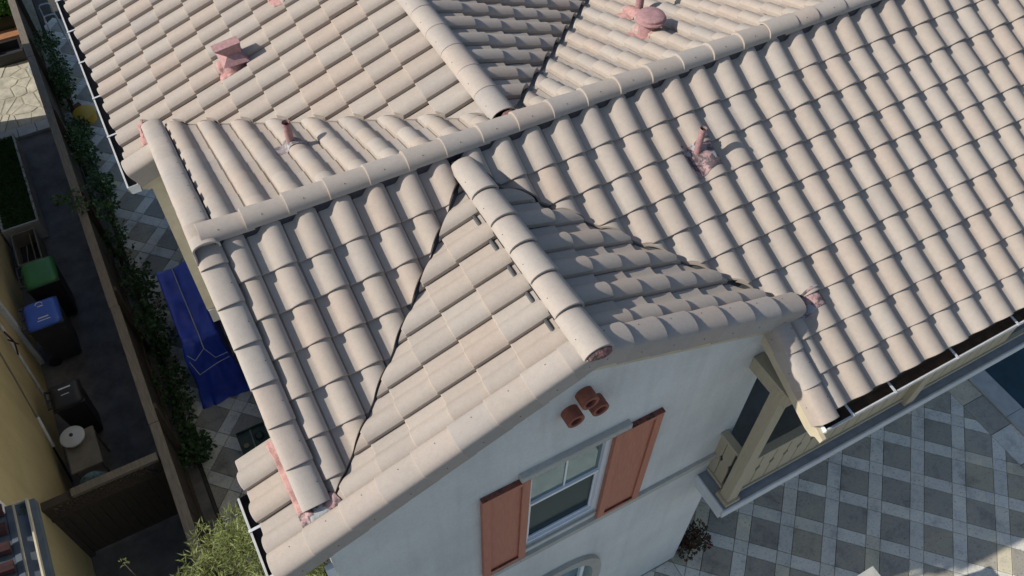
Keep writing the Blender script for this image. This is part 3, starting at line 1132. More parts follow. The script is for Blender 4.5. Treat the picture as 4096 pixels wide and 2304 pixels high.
def patch(name, key, quad, mat, parent, lift=.012, rough=.006, n=16, lump=None, edge=.006):
    (ax, ay), (bx, by), (cx, cy), (dx, dy) = quad
    vs, fs = [], []
    for i in range(n + 1):
        for j in range(n + 1):
            u, v = i / n, j / n
            x = (ax * (1 - u) + bx * u) * (1 - v) + (dx * (1 - u) + cx * u) * v
            y = (ay * (1 - u) + by * u) * (1 - v) + (dy * (1 - u) + cy * u) * v
            x += edge * nz(x * 30, y * 30, 9); y += edge * nz(x * 30, y * 30, 5)
            z = surf(key, x, y) + lift + rough * nz(x * 26, y * 26, 1.3)
            if lump:
                z += lump(x, y)
            if i in (0, n) or j in (0, n):
                z -= lift * .6
            vs.append((x, y, z))
    for i in range(n):
        for j in range(n):
            fs.append((i * (n + 1) + j, (i + 1) * (n + 1) + j, (i + 1) * (n + 1) + j + 1, i * (n + 1) + j + 1))
    return mesh_obj(name, vs, fs, mat, parent, True)

hump = lambda cx, cy, r, h: (lambda x, y: h * math.exp(-((x - cx) ** 2 + (y - cy) ** 2) / (r * r)))
patch('mortar_patch', 'W', [(1.575, -1.27), (1.67, -1.26), (1.70, -2.06), (1.605, -2.04)], M['pink'], house, .022, .010, 18, None, .016)
patch('mortar_patch', 'W', [(1.60, -2.00), (1.90, -1.99), (1.95, -2.17), (1.60, -2.18)], M['pinktar'], house, .014, .008)
patch('mortar_patch', 'B', [(1.565, 2.80), (1.68, 2.80), (1.68, 3.30), (1.615, 3.30)], M['pink'], house, .03, .016, 18, hump(1.60, 3.08, .07, .035), .03)
patch('flashing_patch', 'S', [(6.30, -2.20), (6.70, -2.205), (6.685, -2.37), (6.29, -2.40)], M['pinktar'], house, .010, .004)
patch('flashing_patch', 'B', [(3.47, 3.58), (3.60, 3.55), (3.62, 3.92), (3.47, 3.95)], M['pink'], house, .010, .004)

# vents
def vent(label, parts):
    pass
v = MB(); v.tube([(6.200, -.735, -.40), (6.198, -.735, -.27), (6.200, -.735, -.16), (6.205, -.735, -.045)], [.042, .034, .032, .034], 12, False)
v.tube([(6.204, -.735, -.05), (6.200, -.735, -.16)], [.029, .027], 12, False)
v = v.obj('vent_pipe', M['pinkmetal'], house, True); v['label'] = 'pink pipe with squashed top on the front slope'
patch('flashing', 'S', [(6.04, -.665), (6.37, -.665), (6.395, -.925), (6.06, -.955)], M['pinktar'], v, .012, .004, 20, hump(6.20, -.735, .05, .05))
b = MB(); b.lathe((6.2045, -.735, -.07), [(.028, 0), (.028, .004)], 12); b.obj('opening', M['dark'], v)

v = MB(); v.tube([(2.870, 1.285, -.60), (2.866, 1.29, -.40), (2.866, 1.29, -.20)], [.044, .040, .041], 14, False)
v.tube([(2.866, 1.29, -.202), (2.866, 1.29, -.40)], [.033, .033], 14, False)
v = v.obj('vent_pipe', M['pinkmetal'], house, True); v['label'] = 'open pink pipe on the rear slope behind the ridge'
patch('flashing', 'N', [(2.70, 1.22), (3.02, 1.20), (3.04, 1.40), (2.72, 1.46)], M['galvtar'], v, .010, .004, 16, hump(2.866, 1.30, .05, .05))
b = MB(); b.lathe((2.866, 1.29, -.24), [(.032, 0), (.032, .004)], 12); b.obj('opening', M['dark'], v)

v = MB(); v.lathe((6.90, 1.10, -.46), [(.125, -.06), (.118, .0), (.112, .16), (.112, .22)], 24)
v = v.obj('roof_vent', M['pinkmetal'], house, True); v['label'] = 'round pink vent with flat cap behind the main ridge'
b = MB(); b.lathe((6.90, 1.10, -.26), [(.165, 0), (.170, .012), (.165, .024), (.150, .03), (.148, .055), (.135, .066), (.06, .070)], 28); b.obj('vent_cap', M['pinkmetal'], v, True)
patch('flashing', 'N', [(6.70, .98), (7.06, .98), (7.06, 1.28), (6.72, 1.30)], M['pink'], v, .008, .004)
v = MB(); v.tube([(7.28, 1.80, -.80), (7.28, 1.80, -.18)], [.05, .048], 14)
v = v.obj('vent_pipe', M['pinkmetal'], house, True); v['label'] = 'tall pink pipe behind the round vent'
patch('flashing', 'N', [(7.02, 1.68), (7.32, 1.68), (7.34, 1.90), (7.06, 1.95)], M['pink'], v, .014, .006, 16, hump(7.14, 1.82, .08, .04))

# square hooded vent on the rear wing
cxv, cyv, czv = 2.83, 3.23, -.86
v = MB(); v.lathe((cxv, cyv, czv - .04), [(.135, 0), (.125, .05), (.12, .10), (.115, .14)], 24)
v = v.obj('roof_vent', M['pinkmetal'], house, True); v['label'] = 'square hooded pink vent on the rear wing'
b = MB()
q0 = [(cxv - .15, cyv - .15, czv + .085), (cxv + .15, cyv - .15, czv + .085), (cxv + .15, cyv + .15, czv + .085), (cxv - .15, cyv + .15, czv + .085)]
q1 = [(cxv - .06, cyv - .06, czv + .17), (cxv + .06, cyv - .06, czv + .17), (cxv + .06, cyv + .06, czv + .17), (cxv - .06, cyv + .06, czv + .17)]
b.add(q0 + q1, [(3, 2, 1, 0), (4, 5, 6, 7), (0, 1, 5, 4), (1, 2, 6, 5), (2, 3, 7, 6), (3, 0, 4, 7)])
b.obj('skirt', M['pinkmetal'], v)
b = MB()
q0 = [(cxv - .04, cyv - .055, czv + .13), (cxv + .09, cyv - .055, czv + .13), (cxv + .09, cyv + .06, czv + .13), (cxv - .04, cyv + .06, czv + .13)]
q1 = [(cxv - .19, cyv - .065, czv + .255), (cxv + .11, cyv - .065, czv + .29), (cxv + .11, cyv + .07, czv + .29), (cxv - .19, cyv + .07, czv + .255)]
b.add(q0 + q1, [(3, 2, 1, 0), (4, 5, 6, 7), (0, 1, 5, 4), (1, 2, 6, 5), (2, 3, 7, 6), (3, 0, 4, 7)])
b.obj('hood', M['pinkmetal'], v)
patch('flashing', 'B', [(2.62, 3.11), (2.92, 3.11), (2.92, 3.34), (2.63, 3.36)], M['pink'], v, .020, .012, 18)

# ------------------------------------------------------------------ walls
WY = -2.30
def wall(label, parts, mat='stucco'):
    b = MB()
    for p in parts:
        b.box(*p)
    o = b.obj('wall', M[mat], house)
    o['label'] = label
    return o
wx0, wx1 = 1.70, 6.25
wl, wr, wb, wt = 3.545, 4.435, -3.56, -1.70
b = MB()
rk = lambda x: (zW(x, 0) if x < xd else zE(x, 0)) - .13
def wcol(xa, xb_, z0, z1=None):
    pts = [(xa, WY, z0), (xb_, WY, z0)]
    if z1 is None:
        pts.append((xb_, WY, rk(xb_)))
        if xa < xd < xb_:
            pts.append((xd, WY, rk(xd)))
        pts.append((xa, WY, rk(xa)))
    else:
        pts += [(xb_, WY, z1), (xa, WY, z1)]
    b.prism(pts, (0, .2, 0))
wcol(wx0, wl, G); wcol(wr, wx1, G); wcol(wl, wr, G, wb); wcol(wl, wr, wt)
gw = b.obj('wall', M['stucco'], house); gw['label'] = 'pale stucco wall of the front gable'
wall('side wall of the front gable', [(wx0, wx0 + .2, -2.095, -1.0, G, -1.5)])
wall('right side wall beside the balcony', [(wx1 - .2, wx1 - .001, -2.095, -.6, G, -1.75)])
wall('gable wall of the main roof', [(1.92, 2.1, -1.0, 2.95, G, -1.62)])
wall('projecting upper wall of the rear wing', [(1.50, 2.3, 2.75, 8.0, -4.13, -1.62)], 'cream')
wall('moulding under the projecting upper wall', [(1.51, 2.3, 2.73, 8.0, -4.40, -4.135)], 'trimstucco')
wall('ground floor wall of the rear wing', [(1.75, 2.3, 2.96, 8.0, G, -4.405)])
wall('wall behind the balcony', [(wx1 + .001, 12.6, -.9, -.7, G, -.70)])

# sill band and lintel
b = MB()
b.box(wl - .06, wx1 + .0, WY - .045, WY + .01, -3.86, -3.76)
o = b.obj('sill_band', M['trimstucco'], house, bevel=.008)
b = MB()
b.box(3.00, wl - .062, WY - .045, WY + .01, -3.86, -3.76)
b.obj('sill_band', M['trimstucco'], house, bevel=.008)
b = MB()
b.box(3.43, 4.60, WY - .065, WY + .01, -1.75, -1.66)
b.obj('lintel', M['trimstucco'], house, bevel=.012)
# window
win = MB()
y0 = WY + .015
F = .045
win.box(wl, wl + F, y0, y0 + .09, wb, wt); win.box(wr - F, wr, y0, y0 + .09, wb, wt); win.box(wl + F, wr - F, y0, y0 + .09, wb, wb + F); win.box(wl + F, wr - F, y0, y0 + .09, wt - F, wt)
win = win.obj('window', M['vinyl'], house)
win['label'] = 'white double-hung window between brown shutters'
zm = -2.60
b = MB(); b.box(wl + F + .002, wr - F - .002, y0 + .012, y0 + .06, zm - .022, zm + .022); b.obj('meeting_rail', M['vinyl'], win)
b = MB()
for xa in (wl + F + .001, wr - F - .029):
    b.box(xa, xa + .028, y0 + .03, y0 + .06, wb + F + .001, zm - .023)
b.box(wl + F + .03, wr - F - .03, y0 + .03, y0 + .06, wb + F + .001, wb + F + .03)
b.obj('lower_sash', M['vinyl'], win)
b = MB(); b.box(wl + F, wr - F, y0 + .040, y0 + .044, zm, wt - F); b.obj('pane', M['glass'], win)
b = MB(); b.box(wl + F, wr - F, y0 + .046, y0 + .050, wb + F, zm); b.obj('pane', M['screen'], win)['label'] = 'dark lower pane behind an insect screen'
xm = (wl + wr) / 2
b = MB(); b.box(xm - .010, xm + .010, y0 + .030, y0 + .038, zm + .022, wt - F); b.obj('muntin', M['vinyl'], win)
b = MB(); b.box(xm - .008, xm + .008, y0 + .052, y0 + .056, wb + F, zm - .022); b.obj('muntin', M['ledge'], win)
b = MB(); b.box(wl - .01, wr + .01, WY - .06, WY + .012, wb - .20, wb - .002); 
b = MB(); b.box(wl + .002, wr - .002, WY - .03, WY + .02, wb - .035, wb - .002); b.obj('sill', M['trimstucco'], win, bevel=.006)
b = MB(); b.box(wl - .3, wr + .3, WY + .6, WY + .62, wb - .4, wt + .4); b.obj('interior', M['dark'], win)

def shutter(x0, x1, z0, z1, label):
    f = .085
    b = MB()
    ya, yb = WY - .05, WY - .001
    b.box(x0, x0 + f, ya, yb, z0, z1); b.box(x1 - f, x1, ya, yb, z0, z1)
    b.box(x0 + f, x1 - f, ya, yb, z0, z0 + f * .8); b.box(x0 + f, x1 - f, ya, yb, z1 - f * .8, z1)
    s = b.obj('shutter', M['shutter'], house, bevel=.004)
    s['label'] = label
    b = MB(); b.box(x0 + f + .001, x1 - f - .001, WY - .028, yb, z0 + f * .8 + .001, z1 - f * .8 - .001); b.obj('panel', M['shutter'], s)
    b = MB(); b.box(x0 - .002, x1 + .002, ya - .003, yb, z1 + .0005, z1 + .012); b.obj('top_edge', M['shutteredge'], s)
    b = MB(); b.box(x0 + f, x1 - f, ya - .001, ya + .02, z0 + f * .8 - .001, z0 + f * .8 + .012); b.obj('worn_edge', M['shutteredge'], s)
shutter(3.045, 3.538, -3.71, -1.78, 'left brown shutter')
shutter(4.445, 4.985, -3.74, -1.78, 'right brown shutter with chipped paint')

# arched ground-floor window
def archpts(hw, top, spring, bot, n=16):
    pts = [(3.985 + hw, bot)]
    for i in range(n + 1):
        t = math.pi * i / n
        cxx, szz = math.cos(t), math.sin(t)
        pts.append((3.985 + hw * math.copysign(abs(cxx) ** .75, cxx), spring + (top - spring) * szz ** .75))
    pts.append((3.985 - hw, bot))
    return pts
po = archpts(.73, -4.86, -5.75, -6.9)
pi_ = archpts(.60, -5.02, -5.75, -6.9)
b = MB()
vs, fs = [], []
for (x, z), (x2, z2) in zip(po, pi_):
    vs += [(x, WY - .001, z), (x, WY - .06, z), (x2, WY - .06, z2), (x2, WY - .001, z2)]
for i in range(len(po) - 1):
    for j in range(3):
        fs.append((i * 4 + j, i * 4 + j + 1, i * 4 + 4 + j + 1, i * 4 + 4 + j))
b.add(vs, fs)
aw = b.obj('window', M['trimstucco'], house)
aw['label'] = 'arched ground floor window with stucco surround'
b = MB(); b.prism([(x, WY - .008, z) for x, z in pi_], (0, .004, 0)); b.obj('pane', M['glass'], aw)
b = MB(); b.box(4.40, 4.45, WY - .03, WY - .01, -6.9, -5.25); b.obj('frame', M['vinyl'], aw)

# terracotta pipes
for (x, z, lab) in ((3.885, -.905, 'left of the three clay pipes'), (4.005, -.705, 'top clay pipe with a broken edge'), (4.125, -.915, 'right of the three clay pipes')):
    b = MB()
    seg = 22
    vs, fs = [], []
    for (r, y) in ((.080, WY + .02), (.082, WY - .03), (.082, WY - .118), (.078, WY - .122), (.054, WY - .122), (.050, WY - .118), (.050, WY - .01)):
        for q in range(seg):
            t = 2 * math.pi * q / seg
            jit = 1 + .012 * nz(math.cos(t) * 3 + x * 9, math.sin(t) * 3, y * 9)
            vs.append((x + r * math.cos(t) * jit, y, z + r * math.sin(t) * jit))
    for i in range(6):
        for q in range(seg):
            fs.append((i * seg + q, i * seg + (q + 1) % seg, (i + 1) * seg + (q + 1) % seg, (i + 1) * seg + q))
    b.add(vs, fs)
    o = b.obj('clay_pipe', M['clay'], house, True)
    o['label'] = lab
    d_ = MB(); d_.lathe((x, 0, z), [(.0, 0)], 3) if False else None
    b = MB(); b.tube([(x, WY - .015, z), (x, WY - .010, z)], .052, 16); b.obj('opening', M['dark'], o)

# downspout at the left corner
b = MB(); b.box(1.63, 1.70, WY - .075, WY - .02, -7.3, -1.50)
b.obj('downspout', M['white'], house, bevel=.008)

# balcony
bal = MB()
BX0, BX1, BY, BZ = 5.97, 12.6, -2.81, -4.22
bal.box(BX0, BX1, BY, WY - .001, BZ - .13, BZ - .02)
bal.box(wx1 + .002, BX1, WY, -.905, BZ - .13, BZ - .02)
bal = bal.obj('balcony', M['ledgetop'], house)
bal['label'] = 'balcony with cream board railing under the right eave'
b = MB(); b.box(BX0 - .025, BX1, BY - .035, BY - .001, BZ - .17, BZ - .005); b.obj('ledge_trim', M['ledge'], bal, bevel=.012)
b = MB(); b.box(BX0 - .025, BX0 - .001, BY, WY - .001, BZ - .17, BZ - .005); b.obj('ledge_trim', M['ledge'], bal, bevel=.006)
b = MB(); b.box(BX0 + .05, BX1, BY + .05, WY - .001, BZ - .42, BZ - .135); b.obj('ledge_base', M['ledge'], bal)
ry = -2.70
b = MB(); b.box(6.03, 6.175, -2.775, -2.63, BZ - .02, -1.70); post = b.obj('post', M['balcony'], bal, bevel=.008)
b = MB(); b.box(6.00, 6.205, -2.805, -2.60, BZ - .019, BZ + .05); b.obj('post_base', M['balcony'], bal, bevel=.008)
b = MB(); b.box(6.035, 6.17, -2.83, WY - .002, -1.86, -1.66); b.obj('beam', M['balcony'], bal, bevel=.006)
b = MB(); b.box(8.85, 9.01, -2.785, -2.62, BZ - .02, -1.70); b.obj('post', M['balcony'], bal, bevel=.008)
b = MB(); b.box(6.19, BX1, ry - .05, ry + .05, BZ + .93, BZ + .975); b.obj('top_rail', M['balcony'], bal, bevel=.006)
b = MB(); b.box(6.19, BX1, ry - .03, ry + .03, BZ + .03, BZ + .085); b.obj('bottom_rail', M['balcony'], bal, bevel=.006)
b = MB(); b.box(6.055, 6.155, -2.615, WY - .003, BZ + .93, BZ + .975); b.obj('top_rail', M['balcony'], bal, bevel=.006)
b = MB(); b.box(6.075, 6.135, -2.595, WY - .003, BZ + .03, BZ + .085); b.obj('bottom_rail', M['balcony'], bal, bevel=.006)
bw = .205
zc0, zc1 = BZ + .087, BZ + .928
zmid = (zc0 + zc1) / 2
outl = [(-bw / 2 + .007, zc0), (bw / 2 - .007, zc0), (bw / 2 - .007, zmid - .07), (bw / 2 - .040, zmid - .005), (bw / 2 - .007, zmid + .06), (bw / 2 - .007, zc1), (-bw / 2 + .007, zc1), (-bw / 2 + .007, zmid + .06), (-bw / 2 + .040, zmid - .005), (-bw / 2 + .007, zmid - .07)]
b = MB(); b.prism([(x, -.009, z) for x, z in outl], (0, .018, 0))
first = None
k = 0
x = 6.19 + bw / 2
while x < 10.8:
    if not (8.80 < x < 9.06):
        if first is None:
            first = b.obj('board', M['balcony'], bal)
            o = first
        else:
            o = first.copy()
            COL.objects.link(o)
        o.location = (x, ry, 0)
    x += bw
b2 = MB(); b2.prism([(-.009, y, z) for y, z in outl], (.018, 0, 0))
f2 = None
for y in (-2.49, -2.49 + bw * .75):
    if f2 is None:
        f2 = b2.obj('board', M['balcony'], bal); o = f2
        o.scale = (1, .75, 1)
    else:
        o = f2.copy(); COL.objects.link(o)
    o.location = (6.105, y, 0)

# ------------------------------------------------------------------ vegetation
def foliage(name, n, pts_fn, size, mat, parent, aspect=.45, droop=.3, seed=1):
    rnd = random.Random(seed)
    vs, fs, tn = [], [], []
    for i in range(n):
        p, outd = pts_fn(rnd)
        d = Vector((rnd.gauss(0, 1), rnd.gauss(0, 1), rnd.gauss(0, .7)))
        d = (d.normalized() + outd * .9).normalized()
        s_ = Vector((rnd.gauss(0, 1), rnd.gauss(0, 1), rnd.gauss(0, .5)))
        s_ = s_ - d * s_.dot(d)
        if s_.length < 1e-3:
            continue
        s_.normalize()
        L = size * rnd.uniform(.6, 1.35)
        w = L * aspect
        tip = p + d * L + Vector((0, 0, -droop * L * .4))
        mid = p + d * L * .5
        b0 = len(vs)
        nn = d.cross(s_) * w * .15
        vs += [p, mid + s_ * w * .5 + nn, tip, mid - s_ * w * .5 + nn]
        fs += [(b0, b0 + 1, b0 + 2), (b0, b0 + 2, b0 + 3)]
        t = min(1, max(0, rnd.gauss(.5, .22)))
        tn += [t] * 4
    o = mesh_obj(name, vs, fs, M[mat], parent)
    a = o.data.attributes.new('tint', 'FLOAT', 'POINT')
    a.data.foreach_set('value', tn)
    return o

def clump_fn(clumps):
    def fn(rnd):
        c, r = rnd.choice(clumps)
        while True:
            v = Vector((rnd.uniform(-1, 1), rnd.uniform(-1, 1), rnd.uniform(-1, 1)))
            if v.length <= 1:
                break
        k = .55 + .45 * v.length
        vv = v.normalized() * k if v.length > 1e-3 else v
        p = Vector((c[0] + vv.x * r[0], c[1] + vv.y * r[1], c[2] + vv.z * r[2]))
        return p, v.normalized()
    return fn

def shrub(name, label, cat, loc, clumps, n, size, mat, aspect=.5, seed=1, group=None, stems=6):
    t = thing(name, label, cat, loc, group)
    b = MB()
    rnd = random.Random(seed + 100)
    for i in range(stems):
        c, r = clumps[i % len(clumps)]
        a = Vector(loc) + Vector((rnd.uniform(-.05, .05), rnd.uniform(-.05, .05), 0))
        e = Vector(c) + Vector((rnd.uniform(-.6, .6) * r[0], rnd.uniform(-.6, .6) * r[1], rnd.uniform(0, .6) * r[2]))
        m = a.lerp(e, .5) + Vector((rnd.uniform(-.06, .06), rnd.uniform(-.06, .06), .05))
        b.tube([a, m, e], [.014, .010, .004], 5)
    b.obj('stem', M['bark'], t)
    foliage('foliage', n, clump_fn(clumps), size, mat, t, aspect, seed=seed)
    return t

# climbers and shrubs along the fence
vine = [
 (13.0, .48, 'leafy climber on the fence beside the white tube hoops', -6.3, 1.0),
 (12.2, .50, 'dark green shrub by the fence above the yellow round table', -6.6, .75),
 (10.75, .40, 'shrub at the fence partly covering the yellow round table', -6.7, .6),
 (9.7, .50, 'bushy climber on the fence below the yellow round table', -6.3, .85),
 (8.4, .50, 'climber on the fence across from the grass planter', -6.2, .9),
 (7.2, .42, 'climber with shoots hanging over the fence top near the green bin', -5.7, .95),
 (6.0, .55, 'wide dark shrub at the fence beside the blue tarp', -6.4, .95),
 (4.9, .50, 'dark shrub at the fence near the front of the blue tarp', -6.6, .85),
 (3.7, .46, 'low dark shrub at the fence across from the green folding table', -6.8, .7),
 (2.6, .46, 'small dark shrub at the fence near the corner of the cross fence', -6.9, .6),
]
for q_, (y, x, lab, zt, sp) in enumerate(vine):
    cl = []
    rnd = random.Random(q_ * 13 + 5)
    for i in range(10):
        cl.append(((x + rnd.uniform(-.12, .16), y + rnd.uniform(-.6, .6) * sp, G + (zt - G) * rnd.uniform(.25, 1.0)), (.14 * rnd.uniform(.7, 1.3), .20, .16)))
    if 'hanging over' in lab:
        cl += [((.16, 7.25, -5.50), (.12, .18, .08)), ((-.05, 7.32, -5.52), (.10, .08, .05)), ((.22, 7.0, -5.5), (.12, .16, .10))]
    shrub('fence_shrub', lab, 'shrub', (x - .05, y, G), cl, 700, .066, 'leaf_dark', .75, q_ + 3, 'shrubs along the fence')
shrub('garden_shrub', 'bright green shrub in the top left corner of the yard', 'shrub', (-.20, 15.75, G + .5), [((-.20 + .17 * (i % 3 - 1), 15.62 + .24 * (i // 3 - 1), -6.68 + .12 * (i % 2)), (.18, .22, .18)) for i in range(9)], 2200, .10, 'leaf_bright', .7, 77)

# olive-green bush below the left gutter
bush_c = []
rnd = random.Random(4)
for i in range(60):
    a = rnd.uniform(0, 2 * math.pi); rr = rnd.uniform(.15, 1) ** .6
    bush_c.append(((0.76 + .80 * rr * math.cos(a), -.95 + .90 * rr * math.sin(a), -4.45 + .25 * (1 - rr) - rnd.uniform(0, .75)), (.17, .17, .20)))
tr = thing('olive_bush', 'tall pale green bush with narrow leaves below the front gutter', 'bush', (0.80, -.95, G))
b = MB()
rnd = random.Random(9)
b.tube([(0.80, -.95, G), (0.82, -.97, -6.2), (0.80, -.95, -5.4)], [.07, .055, .035], 8)
for c, r in bush_c:
    st = Vector((0.80, -.96, rnd.uniform(-6.2, -5.4)))
    e = Vector(c) + Vector((rnd.uniform(-.1, .1), rnd.uniform(-.1, .1), .18))
    b.tube([st, st.lerp(e, .55) + Vector((rnd.uniform(-.08, .08), rnd.uniform(-.08, .08), .05)), e], [.016, .010, .003], 5)
b.obj('trunk', M['dry'], tr)
foliage('crown', 13500, clump_fn(bush_c), .095, 'leaf_olive', tr, .13, .1, 31)
# single dry shoot
tw = thing('dry_shoot', 'single dry seed stalk rising at the bottom of the picture', 'plant', (-.33, -.25, G))
b = MB(); b.tube([(-.33, -.25, G), (-.31, -.24, -5.4), (-.352, -.10, -4.32)], [.010, .008, .004], 5); b.obj('stem', M['dry'], tw)
foliage('seed_head', 14, clump_fn([((-.36, -.09, -4.30), (.03, .04, .04))]), .05, 'leaf_olive', tw, .3, 0, 5)
# flowering plant by the wall corner
shrub('flowering_plant', 'plant with red flowers at the foot of the stucco wall corner', 'plant', (6.50, -2.22, G),
      [((6.38 + .10 * (i % 4), -2.38 + .09 * (i // 4), -7.15 + .07 * (i % 3)), (.12, .10, .13)) for i in range(12)], 900, .05, 'leaf_red', .6, 55)

# ------------------------------------------------------------------ fences
fe = thing('long_fence', 'long dark wooden fence with grey cap board between the two yards', 'fence', (.22, 7, G))
FZ = -5.6
b = None
first = None
for k in range(104):
    y = 0.2 + k * .145
    if first is None:
        m_ = MB(); m_.box(-.010, .010, -.069, .069, 0, FZ - .055 - G)
        first = m_.obj('board', M['fence'], fe); o = first
    else:
        o = first.copy(); COL.objects.link(o)
    o.location = (.215 + random.uniform(-.004, .004), y, G + random.uniform(-.02, .0))
for k in range(7):
    m_ = MB(); m_.box(.235, .325, .25 + k * 2.4, .34 + k * 2.4, G, FZ - .045); m_.obj('post', M['fence'], fe)
for z in (-7.1, -5.75):
    m_ = MB(); m_.box(.226, .266, .1, 15.2, z - .045, z + .045); m_.obj('rail', M['fence'], fe)
for k in range(7):
    yy0, yy1 = .10 + k * 2.3, .10 + k * 2.3 + 2.295
    m_ = MB()
    j = random.uniform(-.012, .012)
    m_.box(.150 + j, .285 + j, yy0, yy1, FZ - .042, FZ + random.uniform(-.006, .004))
    m_.obj('cap_board', M['fencecap'], fe, bevel=.005)
gf = thing('cross_fence', 'dark wooden gate fence with lattice top closing the alley', 'fence', (-.6, 1.87, G))
for k in range(11):
    m_ = MB(); m_.box(-1.40 + k * .138, -1.268 + k * .138, 1.86, 1.88, G + .04, -6.02); m_.obj('board', M['fence'], gf)
m_ = MB(); m_.box(-1.44, .135, 1.80, 1.93, -6.02, -5.95); m_.obj('rail', M['fence'], gf)
m_ = MB(); m_.box(-1.02, .135, 1.81, 1.93, -5.66, -5.60); m_.obj('cap_board', M['fencecap'], gf)
m_ = MB(); m_.box(-1.44, -1.03, 1.81, 1.93, -5.70, -5.64); m_.obj('cap_board', M['fence'], gf)
m_ = MB(); m_.box(-1.44, -1.34, 1.82, 1.92, G, -5.71); m_.obj('post', M['fence'], gf)
m_ = MB(); m_.box(.04, .135, 1.82, 1.92, G, -5.665); m_.obj('post', M['fence'], gf)
for k in range(16):
    for s in (-1, 1):
        xa = -1.30 + k * .088
        xb2 = xa + s * .27
        a_, c_ = (xa, 1.865 + .006 * s, -5.94), (xb2, 1.865 + .006 * s, -5.67)
        if xb2 < -1.33 or xb2 > .04:
            t_ = ((-1.33 if xb2 < -1.33 else .04) - xa) / (xb2 - xa)
            c_ = (xa + (xb2 - xa) * t_, c_[1], -5.94 + .27 * t_)
        m_ = MB(); m_.bar(a_, c_, .006, .032, (0, 1, 0)); m_.obj('lattice_slat', M['fence'], gf)

# ------------------------------------------------------------------ neighbour's house
nb = thing('yellow_house', 'neighbouring yellow stucco house along the alley', 'house', (-4, 6, G))
b = MB(); b.box(-9, -1.42, 1.2, 12.45, G - .03, -2.6); b.obj('wall', M['yellow'], nb)
b = MB(); b.box(-9, -1.422, -6, 1.2, G - .03, -4.35); b.obj('wall', M['yellow'], nb)
b = MB(); b.prism([(-1.02, -6, -4.06), (-1.02, 1.02, -4.06), (-9, 1.02, -1.9), (-9, -6, -1.9)], (0, 0, -.12)); lr = b.obj('roof', M['slate'], nb)
lr['label'] = 'low front roof with red tiles'
for r_ in range(4):
    for c_ in range(8):
        b = MB()
        xx = -1.36 - r_ * .30
        yy = .95 - c_ * .24
        zz = -4.06 + (-1.02 - xx) * .27
        b.tube([(xx + .05, yy, zz + .05), (xx - .36, yy, zz + .13)], [.075, .065], 8)
        b.obj('roof_tile', M['reddroof'], lr)
b = MB(); b.box(-9.2, -1.30, 1.1, 12.6, -2.6, -2.45); b.obj('roof', M['reddroof'], nb)
# leaf-filled gutter on the low roof
b = MB()
gy0, gy1 = -5.5, 1.0
b.box(-1.235, -1.215, gy0, gy1, -4.09, -3.985); b.box(-1.095, -1.075, gy0, gy1, -4.09, -3.985); b.box(-1.2149, -1.0951, gy0, gy1, -4.09, -4.065); b.box(-1.235, -1.075, gy1, gy1 + .012, -4.09, -3.985)
g_ = b.obj('gutter', M['cream'], nb)
b = MB(); b.box(-1.213, -1.097, gy0, gy1 - .002, -4.064, -4.045); b.obj('debris', M['sand'], g_)
rnd = random.Random(3)
b = MB()
for i in range(60):
    y = rnd.uniform(-1, .98)
    b.tube([(rnd.uniform(-1.21, -1.10), y, -4.04), (rnd.uniform(-1.21, -1.10), y + rnd.uniform(-.12, .12), -4.035)], .004, 4)
tw_ = b.obj('twigs', M['dark'], g_); tw_['kind'] = 'stuff'
foliage('leaves', 60, clump_fn([((-1.155, .9, -4.03), (.05, .06, .02))]), .03, 'leaf_dark', g_, .6, 0, 8)['kind'] = 'stuff'
b = MB(); b.box(-1.30, -1.237, -5.5, 1.0, -4.05, -3.97); b.obj('flashing', M['slate'], nb)
b = MB(); b.box(-1.38, -1.31, .93, 1.07, -4.06, -3.86); b.obj('gutter_end', M['white'], nb)
# downspout, pipes and cable on the yellow wall
b = MB(); b.box(-1.419, -1.34, 5.64, 5.76, G, -2.7); b.obj('downspout', M['ledge'], nb)
b = MB(); b.tube([(-1.40, 5.20, -2.8), (-1.40, 5.20, -5.7), (-1.40, 4.78, -6.9), (-1.40, 4.70, -7.35)], .022, 8); b.obj('pipe', M['ledge'], nb)
b = MB(); b.tube([(-1.41, 4.62, -5.0), (-1.41, 4.255, -5.738), (-1.41, 3.863, -6.412)], .012, 6); b.obj('cable', M['bagtop'], nb)
b = MB(); b.tube([(-1.40, 3.863, -6.412), (-1.40, 3.571, -6.862)], .024, 8); b.obj('conduit', M['white'], nb)
b = MB(); b.tube([(-1.41, 3.571, -6.862), (-1.40, 3.40, -7.1), (-1.40, 3.186, -7.40)], .016, 6); b.obj('cable', M['binblack'], nb)
# small lamp-like ornament on the wall edge at far left
b = MB(); b.tube([(-1.36, 5.02, -5.62), (-1.30, 4.90, -5.80), (-1.34, 4.80, -5.98)], .014, 6); b.tube([(-1.36, 4.93, -5.72), (-1.24, 4.80, -5.76)], .012, 6); b.obj('wall_hook', M['reddroof'], nb)

